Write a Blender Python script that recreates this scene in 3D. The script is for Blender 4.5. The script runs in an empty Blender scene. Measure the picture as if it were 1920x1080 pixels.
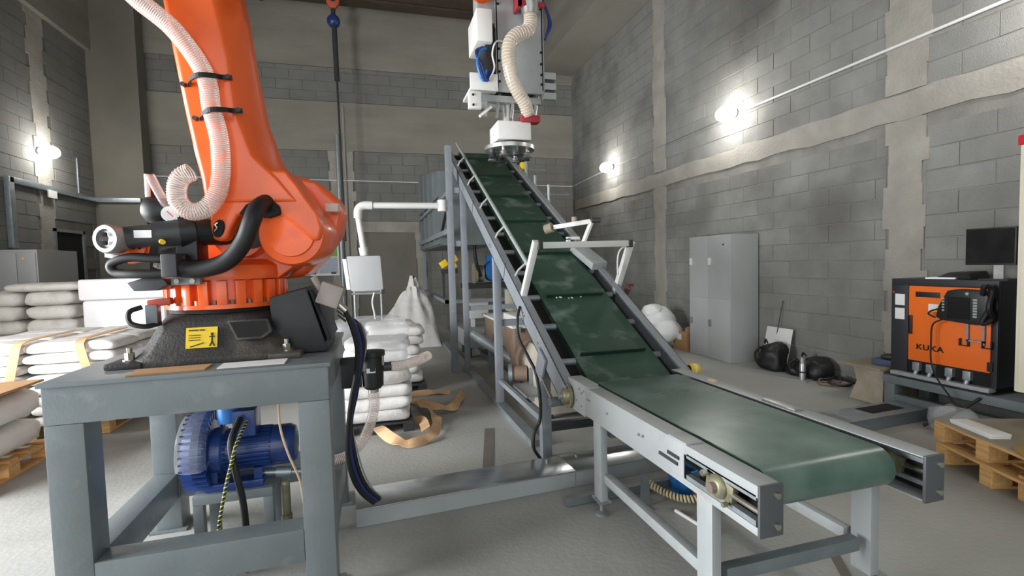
import bpy, bmesh, math, random
from math import sin, cos, pi, radians as rad, sqrt
from mathutils import Vector, Matrix, noise

random.seed(7)
SC = bpy.context.scene
COL = SC.collection

# ------------------------------------------------------------------ camera
yaw, pit, rol = rad(15.75), rad(3.03), rad(-1.50)
fw = Vector((sin(yaw) * cos(pit), cos(yaw) * cos(pit), -sin(pit)))
r0 = Vector((cos(yaw), -sin(yaw), 0)); u0 = r0.cross(fw)
rt = cos(rol) * r0 + sin(rol) * u0; up = -sin(rol) * r0 + cos(rol) * u0
cam_d = bpy.data.cameras.new('camera'); cam = bpy.data.objects.new('camera', cam_d); COL.objects.link(cam)
cam_d.sensor_width = 36; cam_d.lens = 918 / 1920 * 36; cam_d.clip_start = .05; cam_d.clip_end = 200
cam.matrix_world = Matrix(((rt.x, up.x, -fw.x, 0), (rt.y, up.y, -fw.y, 0), (rt.z, up.z, -fw.z, 1.6), (0, 0, 0, 1)))
SC.camera = cam

# ------------------------------------------------------------------ world, daylight, exposure
SC.view_settings.view_transform = 'Standard'; SC.view_settings.look = 'None'
SC.view_settings.gamma = 1; SC.view_settings.use_curve_mapping = False
SC.view_settings.exposure = 0.12
w = bpy.data.worlds.new('overcast_sky'); SC.world = w; w.use_nodes = True
w.node_tree.nodes['Background'].inputs[0].default_value = (.86, .93, 1, 1)
w.node_tree.nodes['Background'].inputs[1].default_value = 1.0
LAMP_W = 34
def area(name, loc, target, sx, sy, power, col):
    d = bpy.data.lights.new(name, 'AREA'); d.shape = 'RECTANGLE'; d.size = sx; d.size_y = sy
    d.energy = power; d.color = col
    o = bpy.data.objects.new(name, d); COL.objects.link(o); o.location = loc
    o.rotation_euler = (Vector(target) - Vector(loc)).to_track_quat('-Z', 'Y').to_euler()
    return o
# added soft fill light from behind the camera, no known source there
area('rear_fill_light', (-1.2, -4.05, 2.9), (-1.2, 10, 2.0), 7.0, 5.4, 150, (.95, .98, 1))
# daylight through the loading door in the left wall
area('side_door_daylight', (-5.80, 2.7, 1.85), (3, 2.9, 1.6), 3.6, 3.5, 900, (.96, .98, 1))

# ------------------------------------------------------------------ helpers
def lin(c):
    return tuple((v / 255 / 12.92) if v / 255 <= .04045 else ((v / 255 + .055) / 1.055) ** 2.4 for v in c)
MATS = {}
def M(name, rgb, rough=.6, metal=0, var=.12, scale=6, bump=.0, bscale=40, rvar=.1, spec=.5, coat=0, rand=0, dirt=None, dscale=3, dlo=.55, dhi=.7, alpha=1, trans=0, emit=0, stretch=None, wpos=False):
    if name in MATS: return MATS[name]
    m = bpy.data.materials.new(name); m.use_nodes = True; MATS[name] = m
    nt = m.node_tree; N = nt.nodes; L = nt.links; b = N['Principled BSDF']
    c = lin(rgb)
    tc = N.new('ShaderNodeTexCoord'); src = N.new('ShaderNodeNewGeometry').outputs['Position'] if wpos else tc.outputs['Object']
    if stretch:
        mp = N.new('ShaderNodeMapping'); mp.inputs['Scale'].default_value = stretch
        L.new(src, mp.inputs['Vector']); src = mp.outputs['Vector']
    nz = N.new('ShaderNodeTexNoise'); nz.inputs['Scale'].default_value = scale; nz.inputs['Detail'].default_value = 5
    L.new(src, nz.inputs['Vector'])
    cr = N.new('ShaderNodeValToRGB'); e = cr.color_ramp.elements
    e[0].position = .3; e[1].position = .7
    e[0].color = tuple(min(1, v * (1 - var)) for v in c) + (1,); e[1].color = tuple(min(1, v * (1 + var)) for v in c) + (1,)
    L.new(nz.outputs['Fac'], cr.inputs['Fac']); colout = cr.outputs['Color']
    if rand:
        oi = N.new('ShaderNodeObjectInfo'); mr = N.new('ShaderNodeMapRange')
        mr.inputs[3].default_value = 1 - rand; mr.inputs[4].default_value = 1 + rand
        L.new(oi.outputs['Random'], mr.inputs[0])
        mx = N.new('ShaderNodeVectorMath'); mx.operation = 'SCALE'
        L.new(colout, mx.inputs[0]); L.new(mr.outputs[0], mx.inputs['Scale']); colout = mx.outputs[0]
    if dirt:
        dn = N.new('ShaderNodeTexNoise'); dn.inputs['Scale'].default_value = dscale; dn.inputs['Detail'].default_value = 6
        L.new(src, dn.inputs['Vector'])
        dr = N.new('ShaderNodeValToRGB'); dr.color_ramp.elements[0].position = dlo; dr.color_ramp.elements[1].position = dhi
        L.new(dn.outputs['Fac'], dr.inputs['Fac'])
        mi = N.new('ShaderNodeMix'); mi.data_type = 'RGBA'
        L.new(dr.outputs['Color'], mi.inputs[0]); L.new(colout, mi.inputs[6]); mi.inputs[7].default_value = lin(dirt) + (1,)
        colout = mi.outputs[2]
    L.new(colout, b.inputs['Base Color'])
    b.inputs['Metallic'].default_value = metal; b.inputs['Specular IOR Level'].default_value = spec
    b.inputs['Coat Weight'].default_value = coat; b.inputs['Coat Roughness'].default_value = .12
    mr = N.new('ShaderNodeMapRange'); mr.inputs[3].default_value = max(.02, rough - rvar); mr.inputs[4].default_value = min(1, rough + rvar)
    L.new(nz.outputs['Fac'], mr.inputs[0]); L.new(mr.outputs[0], b.inputs['Roughness'])
    if bump:
        bn = N.new('ShaderNodeTexNoise'); bn.inputs['Scale'].default_value = bscale; bn.inputs['Detail'].default_value = 4
        L.new(src, bn.inputs['Vector'])
        bp = N.new('ShaderNodeBump'); bp.inputs['Strength'].default_value = bump; bp.inputs['Distance'].default_value = .02
        L.new(bn.outputs['Fac'], bp.inputs['Height']); L.new(bp.outputs['Normal'], b.inputs['Normal'])
    if alpha < 1: b.inputs['Alpha'].default_value = alpha
    if trans: b.inputs['Transmission Weight'].default_value = trans
    if emit:
        b.inputs['Emission Color'].default_value = (1, .98, .94, 1); b.inputs['Emission Strength'].default_value = emit
    return m

def frame_of(d):
    d = Vector(d).normalized()
    a = Vector((0, 0, 1)) if abs(d.z) < .9 else Vector((1, 0, 0))
    x = a.cross(d).normalized(); y = d.cross(x)
    return x, y, d

class MB:
    def __init__(s): s.v = []; s.f = []
    def add(s, vs, fs):
        n = len(s.v); s.v += [tuple(v) for v in vs]; s.f += [tuple(i + n for i in f) for f in fs]; return s
    def box(s, x0, x1, y0, y1, z0, z1):
        return s.add([(x0,y0,z0),(x1,y0,z0),(x1,y1,z0),(x0,y1,z0),(x0,y0,z1),(x1,y0,z1),(x1,y1,z1),(x0,y1,z1)],
                     [(3,2,1,0),(4,5,6,7),(0,1,5,4),(1,2,6,5),(2,3,7,6),(3,0,4,7)])
    def obox(s, c, ax, ay, az, lx, ly, lz):   # box around centre c, given unit axes and full sizes
        c, ax, ay, az = Vector(c), Vector(ax).normalized(), Vector(ay).normalized(), Vector(az).normalized()
        P = lambda i, j, k: c + ax * (i * lx / 2) + ay * (j * ly / 2) + az * (k * lz / 2)
        return s.add([P(-1,-1,-1),P(1,-1,-1),P(1,1,-1),P(-1,1,-1),P(-1,-1,1),P(1,-1,1),P(1,1,1),P(-1,1,1)],
                     [(3,2,1,0),(4,5,6,7),(0,1,5,4),(1,2,6,5),(2,3,7,6),(3,0,4,7)])
    def bar(s, p, q, w, h, upv=(0, 0, 1)):      # rectangular bar from p to q
        p, q = Vector(p), Vector(q); d = (q - p); l = d.length; d.normalize()
        x = d.cross(Vector(upv)).normalized(); y = x.cross(d)
        return s.obox((p + q) / 2, x, d, y, w, l, h)
    def cyl(s, p, q, r, r2=None, n=20, caps=True):
        p, q = Vector(p), Vector(q); x, y, d = frame_of(q - p); r2 = r if r2 is None else r2
        vs = [p + (x * cos(2*pi*i/n) + y * sin(2*pi*i/n)) * r for i in range(n)] + [q + (x * cos(2*pi*i/n) + y * sin(2*pi*i/n)) * r2 for i in range(n)]
        fs = [(i, (i+1) % n, n + (i+1) % n, n + i) for i in range(n)]
        if caps: fs += [tuple(range(n-1, -1, -1)), tuple(range(n, 2*n))]
        return s.add(vs, fs)
    def lathe(s, p, axis, prof, n=24):          # prof: (dist along axis, radius)
        p = Vector(p); x, y, d = frame_of(axis); vs = []; fs = []
        for t, r in prof:
            vs += [p + d * t + (x * cos(2*pi*i/n) + y * sin(2*pi*i/n)) * max(r, 1e-4) for i in range(n)]
        for k in range(len(prof) - 1):
            fs += [(k*n + i, k*n + (i+1) % n, (k+1)*n + (i+1) % n, (k+1)*n + i) for i in range(n)]
        fs += [tuple(range(n-1, -1, -1)), tuple(range((len(prof)-1)*n, len(prof)*n))]
        return s.add(vs, fs)
    def tube(s, pts, r, n=10, caps=True):
        pts = [Vector(p) for p in pts]; m = len(pts); vs = []; fs = []; px = None
        for k in range(m):
            d = (pts[min(k+1, m-1)] - pts[max(k-1, 0)]).normalized()
            if px is None: x, y, _ = frame_of(d)
            else:
                x = (px - d * px.dot(d)).normalized(); y = d.cross(x)
            px = x; rr = r[k] if isinstance(r, (list, tuple)) else r
            vs += [pts[k] + (x * cos(2*pi*i/n) + y * sin(2*pi*i/n)) * rr for i in range(n)]
        for k in range(m - 1):
            fs += [(k*n + i, k*n + (i+1) % n, (k+1)*n + (i+1) % n, (k+1)*n + i) for i in range(n)]
        if caps: fs += [tuple(range(n-1, -1, -1)), tuple(range((m-1)*n, m*n))]
        return s.add(vs, fs)
    def prism(s, poly, fn, a, b):               # poly of (u, v); fn(u, v, w) -> point; from w = a to w = b
        n = len(poly)
        vs = [fn(u, v, a) for u, v in poly] + [fn(u, v, b) for u, v in poly]
        return s.add(vs, [tuple(range(n-1, -1, -1)), tuple(range(n, 2*n))] + [(i, (i+1) % n, n + (i+1) % n, n + i) for i in range(n)])
    def loft(s, rings, caps=True):
        n = len(rings[0]); vs = [p for r in rings for p in r]; fs = []
        for k in range(len(rings) - 1):
            fs += [(k*n + i, k*n + (i+1) % n, (k+1)*n + (i+1) % n, (k+1)*n + i) for i in range(n)]
        if caps: fs += [tuple(range(n-1, -1, -1)), tuple(range((len(rings)-1)*n, len(rings)*n))]
        return s.add(vs, fs)
    def ball(s, c, rx, ry=None, rz=None, n=16, m=10):
        ry = rx if ry is None else ry; rz = rx if rz is None else rz; c = Vector(c); vs = []; fs = []
        for j in range(m + 1):
            t = pi * j / m; t = min(max(t, .02), pi - .02)
            vs += [c + Vector((rx * sin(t) * cos(2*pi*i/n), ry * sin(t) * sin(2*pi*i/n), rz * cos(t))) for i in range(n)]
        for j in range(m):
            fs += [(j*n + i, (j+1)*n + i, (j+1)*n + (i+1) % n, j*n + (i+1) % n) for i in range(n)]
        return s.add(vs, fs)
    def mesh(s, name, mat, bevel=0, smooth=30, seg=2):
        bm = bmesh.new(); V = [bm.verts.new(v) for v in s.v]
        for f in s.f:
            try: bm.faces.new([V[i] for i in f])
            except ValueError: pass
        bmesh.ops.recalc_face_normals(bm, faces=bm.faces)
        if bevel:
            ed = [e for e in bm.edges if len(e.link_faces) == 2 and e.calc_face_angle(0) > rad(28)]
            bmesh.ops.bevel(bm, geom=ed, offset=bevel, segments=seg, affect='EDGES', profile=.6, clamp_overlap=True)
        me = bpy.data.meshes.new(name); bm.to_mesh(me); bm.free()
        if mat: me.materials.append(mat)
        if smooth:
            me.shade_smooth(); me.set_sharp_from_angle(angle=rad(smooth))
        return me
    def build(s, name, mat, parent=None, bevel=0, smooth=35, seg=2):
        o = bpy.data.objects.new(name, s.mesh(name, mat, bevel, smooth, seg)); COL.objects.link(o)
        if parent: attach(o, parent)
        return o

def attach(o, parent):
    o.parent = parent
    if parent.type == 'EMPTY': o.matrix_parent_inverse = Matrix.Translation(-Vector(parent.location))
def tag(o, label, cat, group=None, kind=None):
    o['label'] = label; o['category'] = cat
    if group: o['group'] = group
    if kind: o['kind'] = kind
    return o
def thing(name, loc, label, cat, group=None):
    o = bpy.data.objects.new(name, None); COL.objects.link(o); o.location = loc; o.empty_display_size = .1
    return tag(o, label, cat, group)
def structure(o, label=None):
    o['kind'] = 'structure'
    if label: o['label'] = label
    return o
def spl(pts, k=6):                               # Catmull-Rom through points
    P = [Vector(p) for p in pts]; P = [2*P[0]-P[1]] + P + [2*P[-1]-P[-2]]; out = []
    for i in range(1, len(P) - 2):
        a, b, c, d = P[i-1], P[i], P[i+1], P[i+2]
        for j in range(k):
            t = j / k
            out.append(.5 * ((2*b) + (c-a)*t + (2*a-5*b+4*c-d)*t*t + (3*b-a-3*c+d)*t**3))
    out.append(P[-2]); return out
def copy_tree(o, parent=None):
    c = o.copy(); COL.objects.link(c)
    if parent: c.parent = parent
    for ch in [x for x in bpy.data.objects if x.parent == o]: copy_tree(ch, c)
    return c

# ------------------------------------------------------------------ materials
m_floor = M('floor_concrete', (166, 166, 161), .62, var=.12, scale=.7, bump=.12, bscale=30, rvar=.16, dirt=(120, 120, 115), dscale=.55, dlo=.5, dhi=.75)
m_block = M('block_grey', (140, 140, 136), .92, var=.14, scale=2.2, bump=.45, bscale=90, rand=.06, spec=.2, wpos=True, dirt=(110, 109, 105), dscale=.75, dlo=.5, dhi=.72)
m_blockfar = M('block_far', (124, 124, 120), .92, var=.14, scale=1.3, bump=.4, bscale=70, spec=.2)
m_mortar = M('mortar', (140, 138, 132), .95, var=.2, scale=3, bump=.4, bscale=60, spec=.2)
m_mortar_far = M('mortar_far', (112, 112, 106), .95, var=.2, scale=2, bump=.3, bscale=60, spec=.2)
m_plaster = M('plaster', (160, 156, 148), .92, var=.14, scale=2.5, bump=.4, bscale=25, spec=.2)
m_conc = M('cast_concrete', (138, 135, 125), .9, var=.16, scale=1.1, bump=.3, bscale=14, spec=.25, stretch=(.5, .5, 2))
m_conc_dk = M('cast_concrete_column', (120, 117, 108), .9, var=.14, scale=1.1, bump=.3, bscale=14, spec=.25)
m_steel = M('grey_steel_paint', (112, 120, 122), .42, var=.08, scale=5, bump=.05, bscale=60, dirt=(132, 136, 134), dscale=7, dlo=.6, dhi=.75)
m_steel_lt = M('light_grey_paint', (160, 164, 164), .45, var=.05, scale=5, dirt=(150, 150, 146), dscale=9, dlo=.58, dhi=.75)
m_rail = M('bluegrey_rail_paint', (134, 140, 146), .42, var=.08, scale=4, dirt=(160, 162, 162), dscale=6, dlo=.6, dhi=.8)
m_dark = M('dark_steel', (52, 54, 56), .5, var=.12)
m_black = M('black_plastic', (26, 26, 27), .48, var=.15, scale=8)
m_rubber = M('black_rubber', (20, 20, 21), .55, var=.2, scale=12)
m_gap = M('black_skirt', (12, 12, 12), .8, var=.1)
m_orange = M('orange_robot_paint', (240, 98, 34), .33, var=.05, scale=3, coat=.25, dirt=(214, 84, 30), dscale=5, dlo=.55, dhi=.8)
m_cast = M('charcoal_casting', (50, 48, 46), .62, var=.18, scale=8, bump=.2, bscale=80, dirt=(96, 88, 80), dscale=4, dlo=.55, dhi=.78)
m_white = M('white_paint', (222, 222, 218), .4, var=.04, dirt=(196, 194, 188), dscale=8, dlo=.6, dhi=.8)
m_white_pl = M('white_plastic', (232, 232, 230), .45, var=.03)
m_alu = M('aluminium', (190, 190, 188), .38, metal=.85, var=.08, scale=20)
m_stain = M('stainless_sheet', (196, 200, 202), .22, metal=.85, var=.06, scale=3, rvar=.08, stretch=(1, 8, 8))
m_galv = M('galvanised', (158, 166, 170), .42, metal=.6, var=.12, scale=14)
m_bolt = M('zinc_bolt', (186, 182, 170), .3, metal=.9, var=.1)
m_brass = M('brass_steel', (138, 134, 108), .45, metal=.5, var=.2, scale=20)
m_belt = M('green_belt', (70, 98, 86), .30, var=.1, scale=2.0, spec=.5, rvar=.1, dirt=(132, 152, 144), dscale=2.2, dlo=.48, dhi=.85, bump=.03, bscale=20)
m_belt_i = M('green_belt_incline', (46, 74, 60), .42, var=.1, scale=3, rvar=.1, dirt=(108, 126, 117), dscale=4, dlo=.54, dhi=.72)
m_cleat = M('dark_green_cleat', (22, 50, 36), .45, var=.1)
m_blue = M('blue_motor_paint', (34, 62, 122), .36, var=.12, coat=.15, dirt=(24, 40, 84), dscale=9, dlo=.5, dhi=.75)
m_blue_b = M('bright_blue_paint', (46, 118, 190), .35, var=.08)
m_blue_c = M('blue_cable', (28, 46, 110), .4, var=.1)
m_sack = M('white_woven_sack', (226, 224, 220), .62, var=.05, scale=5, bump=.35, bscale=14, dirt=(196, 192, 186), dscale=4, dlo=.55, dhi=.8)
m_sack_g = M('greyish_sack', (204, 200, 192), .68, var=.09, scale=4, bump=.4, bscale=12, dirt=(150, 146, 138), dscale=3, dlo=.52, dhi=.8)
m_wrap = M('white_stretch_wrap', (236, 232, 232), .16, var=.03, scale=5, bump=.10, bscale=7, coat=.5, rvar=.04)
m_strap = M('tan_webbing', (206, 168, 126), .75, var=.1, scale=10)
m_card = M('cardboard', (178, 138, 96), .8, var=.08)
m_wood = M('pallet_wood', (206, 162, 104), .75, var=.16, scale=6, stretch=(1, 8, 8))
m_ply = M('plywood_grey', (150, 140, 122), .8, var=.12, scale=4)
m_yellow = M('yellow_sign', (246, 208, 30), .5, var=.03)
m_locker = M('locker_grey', (178, 180, 180), .42, var=.04, scale=3)
m_cream = M('cream_enamel', (222, 218, 196), .4, var=.03)
m_red = M('red_paint', (196, 40, 48), .45, var=.06)
m_maroon = M('maroon_flange', (150, 40, 50), .5, var=.08)
m_kblack = M('controller_charcoal', (40, 42, 48), .5, var=.08)
m_korange = M('controller_orange', (242, 112, 30), .45, var=.03)
m_screen = M('screen_black', (8, 8, 10), .25, var=.05)
m_brown = M('brown_crane_steel', (74, 62, 52), .6, var=.2, scale=5)
m_hoist = M('hoist_orange', (196, 92, 60), .5, var=.1)
m_screw = M('brown_dusty_steel', (134, 114, 98), .6, var=.15, scale=5)
m_green = M('print_green', (110, 180, 50), .6, var=.12, scale=9)
m_printblue = M('print_bluegrey', (176, 184, 196), .6, var=.08, scale=14)
m_foam = M('white_foam_film', (238, 240, 238), .35, var=.03, bump=.5, bscale=12)
m_lamp = M('lit_lamp_face', (255, 252, 240), .5, emit=30)
m_yg = M('yellow_green_insulation', (206, 212, 90), .5, var=.08)
m_tan = M('tan_tube', (206, 178, 150), .4, var=.05)
m_redcl = M('red_rubber', (178, 66, 50), .5, var=.08)
def clear(name, rgb, alpha, rough=.15, bump=0):
    m = M(name, rgb, rough, var=.04, bump=bump, bscale=10, coat=.2); b = m.node_tree.nodes['Principled BSDF']
    b.inputs['Alpha'].default_value = alpha; return m
m_hose = clear('clear_pvc_hose', (240, 216, 208), .30, .14)
m_hose_r = M('white_pvc_spiral', (240, 228, 220), .25, var=.03)
m_film = clear('clear_stretch_film', (232, 236, 238), .28, .08, .6)
# ================================================================== THE SETTING
XR, XL, YB, YF = 5.62, -5.75, 13.2, -4.2
structure(MB().box(XL-5, XR+.3, YF-6, YB+.3, -.2, 0).build('floor', m_floor))
structure(MB().box(XL-.3, XR+.3, YF-.3, YB+.3, 9.2, 9.4).build('ceiling', m_conc))
structure(MB().box(XL, -4.8, YF-.25, YF, 0, 9.2).box(2.4, XR, YF-.25, YF, 0, 9.2).box(-4.8, 2.4, YF-.25, YF, 5.7, 9.2).build('wall_front', m_conc))

# --- right wall of grey blocks
CP = .2325
wr = structure(MB().box(XR, XR+.3, YF, YB, 0, 9.2).build('wall_right', m_mortar))
BM = MB().box(-.007, .02, -.297, .297, -.1125, .1125).mesh('block', m_block, bevel=.004, seg=1)
rows = [.1145 + CP * k + CP/2 for k in range(-1, 12) if .1145 + CP*k + CP/2 < 3.03] + [3.315 + CP * k + CP/2 for k in range(15)]
blocks = []
for ri, z in enumerate(rows):
    for (a, b) in ((.4, 3.80), (4.21, 8.54), (8.94, 13.2)):
        off = .3 if ri % 2 else 0
        y = b + off
        while y > a + .02:
            y1 = min(y, b); y0 = max(y - .6, a)
            if y1 - y0 > .05: blocks.append(((y0 + y1) / 2, z, y1 - y0))
            y -= .6
blocks.sort(key=lambda q: (q[0] - 0) ** 2 + XR ** 2 + (q[1] - 1.6) ** 2 if q[0] > 2.8 else 1e6 + q[0])
for y, z, l in blocks[:300]:
    o = bpy.data.objects.new('block', BM); COL.objects.link(o); o.parent = wr
    o.location = (XR + random.uniform(-.003, .003), y, z); o.scale = (1, max(.05, (l - .006) / .594), 1)
far = MB()
for y, z, l in blocks[300:]:
    d = random.uniform(-.003, .003)
    far.box(XR - .007 + d, XR + .02, y - l/2 + .003, y + l/2 - .003, z - .1125, z + .1125)
o = far.build('block_courses', m_block, wr, smooth=0); o['kind'] = 'stuff'
# rough plaster strips over the columns and the plastered ring beam
def strip(poly, fn, a, b, name, mat, parent): return MB().prism(poly, fn, a, b).build(name, mat, parent, smooth=0)
def jag_v(y0, y1, z0, z1, j=.035, step=CP):
    L, R, z = [], [], z0
    while z < z1:
        zz = min(z + step, z1)
        dl, dr = random.uniform(-j, j), random.uniform(-j, j)
        L += [(y0 + dl, z), (y0 + dl, zz)]; R += [(y1 + dr, z), (y1 + dr, zz)]; z = zz
    return L + R[::-1]
def jag_h(y0, y1, z0, z1, j=.02, step=.3):
    A, B, y = [], [], y0
    while y < y1 + 1e-6:
        A.append((y, z0 + random.uniform(-j, j))); B.append((y, z1 + random.uniform(-j, j))); y += step
    return A + B[::-1]
fx = lambda y, z, x: (x, y, z)
strip(jag_v(3.80, 4.21, 0, 3.03, .04), fx, XR - .02, XR, 'plaster_strip', m_plaster, wr)
strip(jag_v(3.80, 4.21, 3.33, 6.9, .04), fx, XR - .02, XR, 'plaster_strip', m_plaster, wr)
strip(jag_v(8.54, 8.94, 0, 3.05, .03), fx, XR - .02, XR, 'plaster_strip', m_plaster, wr)
strip(jag_v(8.54, 8.94, 3.33, 6.9, .03), fx, XR - .02, XR, 'plaster_strip', m_plaster, wr)
strip(jag_h(.4, 13.2, 3.03, 3.315), fx, XR - .024, XR, 'plaster_band', m_plaster, wr)
structure(MB().box(4.5, XR, YF, YB, 6.82, 8.9).build('trim_1', m_conc))          # heavy concrete girder along the right wall
structure(MB().box(5.2, XR, YF, YB, 8.9, 9.2).build('trim_2', m_conc_dk))

# --- back wall: ring beams, infill blocks, plaster strips
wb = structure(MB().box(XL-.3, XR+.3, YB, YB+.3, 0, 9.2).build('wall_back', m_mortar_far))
fb = MB()
def infill(x0, x1, z0, z1):
    k = 0; z = z0
    while z < z1 - .05:
        zt = min(z + .24, z1); x = x0 - (.3 if k % 2 else 0)
        while x < x1:
            a, b = max(x, x0), min(x + .6, x1)
            if b - a > .05: fb.box(a + .004, b - .004, YB - .012 + random.uniform(-.003, .003), YB + .02, z + .004, zt - .004)
            x += .6
        z = zt; k += 1
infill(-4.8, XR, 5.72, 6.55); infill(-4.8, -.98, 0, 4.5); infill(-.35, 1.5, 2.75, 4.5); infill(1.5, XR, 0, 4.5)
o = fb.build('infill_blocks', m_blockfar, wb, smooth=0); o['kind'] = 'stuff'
MB().box(-4.8, XR, YB - .05, YB, 6.55, 9.2).build('ring_beam', m_conc, wb)
MB().box(-4.8, XR, YB - .05, YB, 4.5, 5.70).build('ring_beam', m_conc, wb)
fy = lambda x, z, y: (x, y, z)
strip(jag_v(-.98, -.36, 0, 4.5, .05, .25), fy, YB - .03, YB, 'plaster_strip', m_plaster, wb)
strip([(-.36, 2.47), (1.22, 2.44), (1.22, 2.72), (-.36, 2.74)], fy, YB - .035, YB, 'lintel', m_plaster, wb)
strip(jag_v(1.12, 1.36, 0, 2.44, .03, .25), fy, YB - .03, YB, 'plaster_strip', m_plaster, wb)
MB().box(-.36, 1.12, YB - .01, YB + .01, 0, 2.44).build('filled_doorway', m_conc_dk, wb)
structure(MB().box(XL, -4.8, YB - .45, YB, 0, 9.2).build('trim_3', m_conc_dk))    # concrete corner column
# --- left wall
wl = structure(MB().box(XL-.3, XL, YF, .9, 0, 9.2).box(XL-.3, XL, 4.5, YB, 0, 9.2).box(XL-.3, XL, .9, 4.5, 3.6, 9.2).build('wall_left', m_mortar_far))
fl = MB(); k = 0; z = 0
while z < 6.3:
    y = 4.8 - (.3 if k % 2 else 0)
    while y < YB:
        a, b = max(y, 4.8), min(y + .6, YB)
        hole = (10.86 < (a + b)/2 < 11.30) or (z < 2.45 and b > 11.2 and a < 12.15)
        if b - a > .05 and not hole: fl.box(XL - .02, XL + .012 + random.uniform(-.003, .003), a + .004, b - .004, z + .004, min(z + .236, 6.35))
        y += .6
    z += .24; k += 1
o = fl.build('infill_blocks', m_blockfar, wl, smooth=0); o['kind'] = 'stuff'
strip(jag_v(10.86, 11.28, 0, 6.35, .06, .24), lambda y, z, x: (x, y, z), XL, XL + .02, 'plaster_strip', m_plaster, wl)
structure(MB().box(XL, XL + .12, YF, YB - .45, 6.35, 9.2).build('trim_4', m_conc))   # ring beam on the left wall
d = structure(MB().box(XL - .02, XL + .02, 11.24, 12.12, 0, 2.4).build('door_1', m_gap), 'black steel door in the left wall')
MB().box(XL, XL + .05, 11.18, 11.24, 0, 2.46).box(XL, XL + .05, 12.12, 12.18, 0, 2.46).box(XL, XL + .05, 11.18, 12.18, 2.4, 2.46).build('door_frame', m_galv, d)
MB().cyl((XL + .05, 11.34, 1.05), (XL + .05, 11.46, 1.05), .012, n=8).build('door_handle', m_bolt, d)

structure(MB().box(XL, XL + .05, .82, .9, 0, 3.68).box(XL, XL + .05, 4.5, 4.58, 0, 3.68).box(XL, XL + .05, .82, 4.58, 3.6, 3.68).build('door_2', m_galv), 'steel frame of the open loading door in the left wall')
# dark joint strips in the floor
FL = bpy.data.objects['floor']
for p, q_, ww in (((2.35, 2.05), (1.35, .55), .05), ((1.02, 4.55), (.80, 3.65), .09)):
    MB().bar((p[0], p[1], .001), (q_[0], q_[1], .001), ww, .004).build('joint_strip', M('dark_joint', (112, 106, 98), .8), FL)
# --- wall lamps and wiring
def lamp(loc, sx, label):
    t = thing('wall_lamp', loc, label, 'lamp', 'round lamps on the walls')
    x, y, z = loc
    MB().obox((x + sx*.045, y, z - .02), (0, 1, 0), (1, 0, 0), (0, 0, 1), .05, .09, .03).build('bracket', m_dark, t)
    MB().lathe((x, y, z + .03), (sx, 0, 0), [(0, .07), (.03, .07), (.06, .05), (.10, .045)], 20).build('housing', m_dark, t)
    MB().ball((x + sx*.19, y, z + .01), .15, .17, .12, 20, 12).build('lit_bulb', m_lamp, t)
    d = bpy.data.lights.new('wall_lamp_light', 'POINT'); d.shadow_soft_size = .15; d.energy = LAMP_W; d.color = (1, .97, .92)
    o = bpy.data.objects.new('wall_lamp_light', d); COL.objects.link(o)
    o.location = (x + sx*.55, y, z - .05); attach(o, t)
lamp((XR, 6.60, 3.83), -1, 'lit round lamp on right block wall at the end of the white conduit')
lamp((XR, 10.72, 3.78), -1, 'lit round lamp on right block wall nearest the far corner')
lamp((XL, 10.92, 3.80), 1, 'lit round lamp high on the left wall above the cable tray')
lamp((XR, 2.45, 3.83), -1, 'lit round lamp on right block wall above the controller, beyond the frame')
lamp((XL, 6.6, 3.80), 1, 'lit round lamp on the left wall beyond the frame')
tag(MB().tube([(XR - .035, y, 3.84) for y in (.5, 3, 5, 6.45)], .017, 8).build('conduit', m_white_pl), 'straight white conduit running along right wall to the lamp', 'conduit')
tag(MB().tube([(XR - .03, 6.75, 3.84), (XR - .03, 10.6, 3.80)], .007, 6).build('lamp_wire', m_galv), 'thin wire between the two lamps on the right wall', 'wire')
tag(MB().tube([(XR - .03, 10.85, 3.80), (XR - .03, 13.16, 3.72), (2.0, 13.13, 3.74), (-.3, 13.13, 3.76), (-4.75, 13.12, 3.78)], .012, 6).build('lamp_wire', m_white_pl), 'thin pale wire running across the back wall', 'wire')
tag(MB().tube([(-.74, YB - .07, 0), (-.74, YB - .07, 4.9)], .055, 10).build('wall_pipe', m_galv), 'grey vertical pipe on the back wall plaster strip', 'pipe')
tag(MB().tube([(-.58, YB - .06, 0), (-.58, YB - .06, 5.6)], .03, 8).build('wall_pipe', m_plaster), 'slim pale pipe beside the grey pipe on back wall', 'pipe')
# cable tray on the left wall, folding round the column
t = thing('cable_tray', (XL, 9, 3.1), 'galvanised cable tray along the left wall and corner column', 'cable tray')
MB().box(XL + .02, XL + .10, 10.0, YB - .45, 3.12, 3.22).build('long_run', m_galv, t, bevel=.006)
MB().box(XL, -4.86, YB - .55, YB - .45, 3.12, 3.22).build('corner_run', m_galv, t, bevel=.006)
MB().box(XL + .02, XL + .10, 9.98, 10.10, 2.05, 3.22).build('drop', m_galv, t, bevel=.006)
MB().box(XL + .10, XL + .12, 10.95, 11.2, 3.0, 3.14).build('paper_tag', m_white_pl, t)
tag(MB().tube([(XL + .03, 12.1, 3.2), (XL + .03, 12.1, 3.95), (XL + .03, 11.0, 3.85)], .018, 8).build('conduit', m_galv), 'short grey conduit rising from cable tray towards left lamp', 'conduit')

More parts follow.
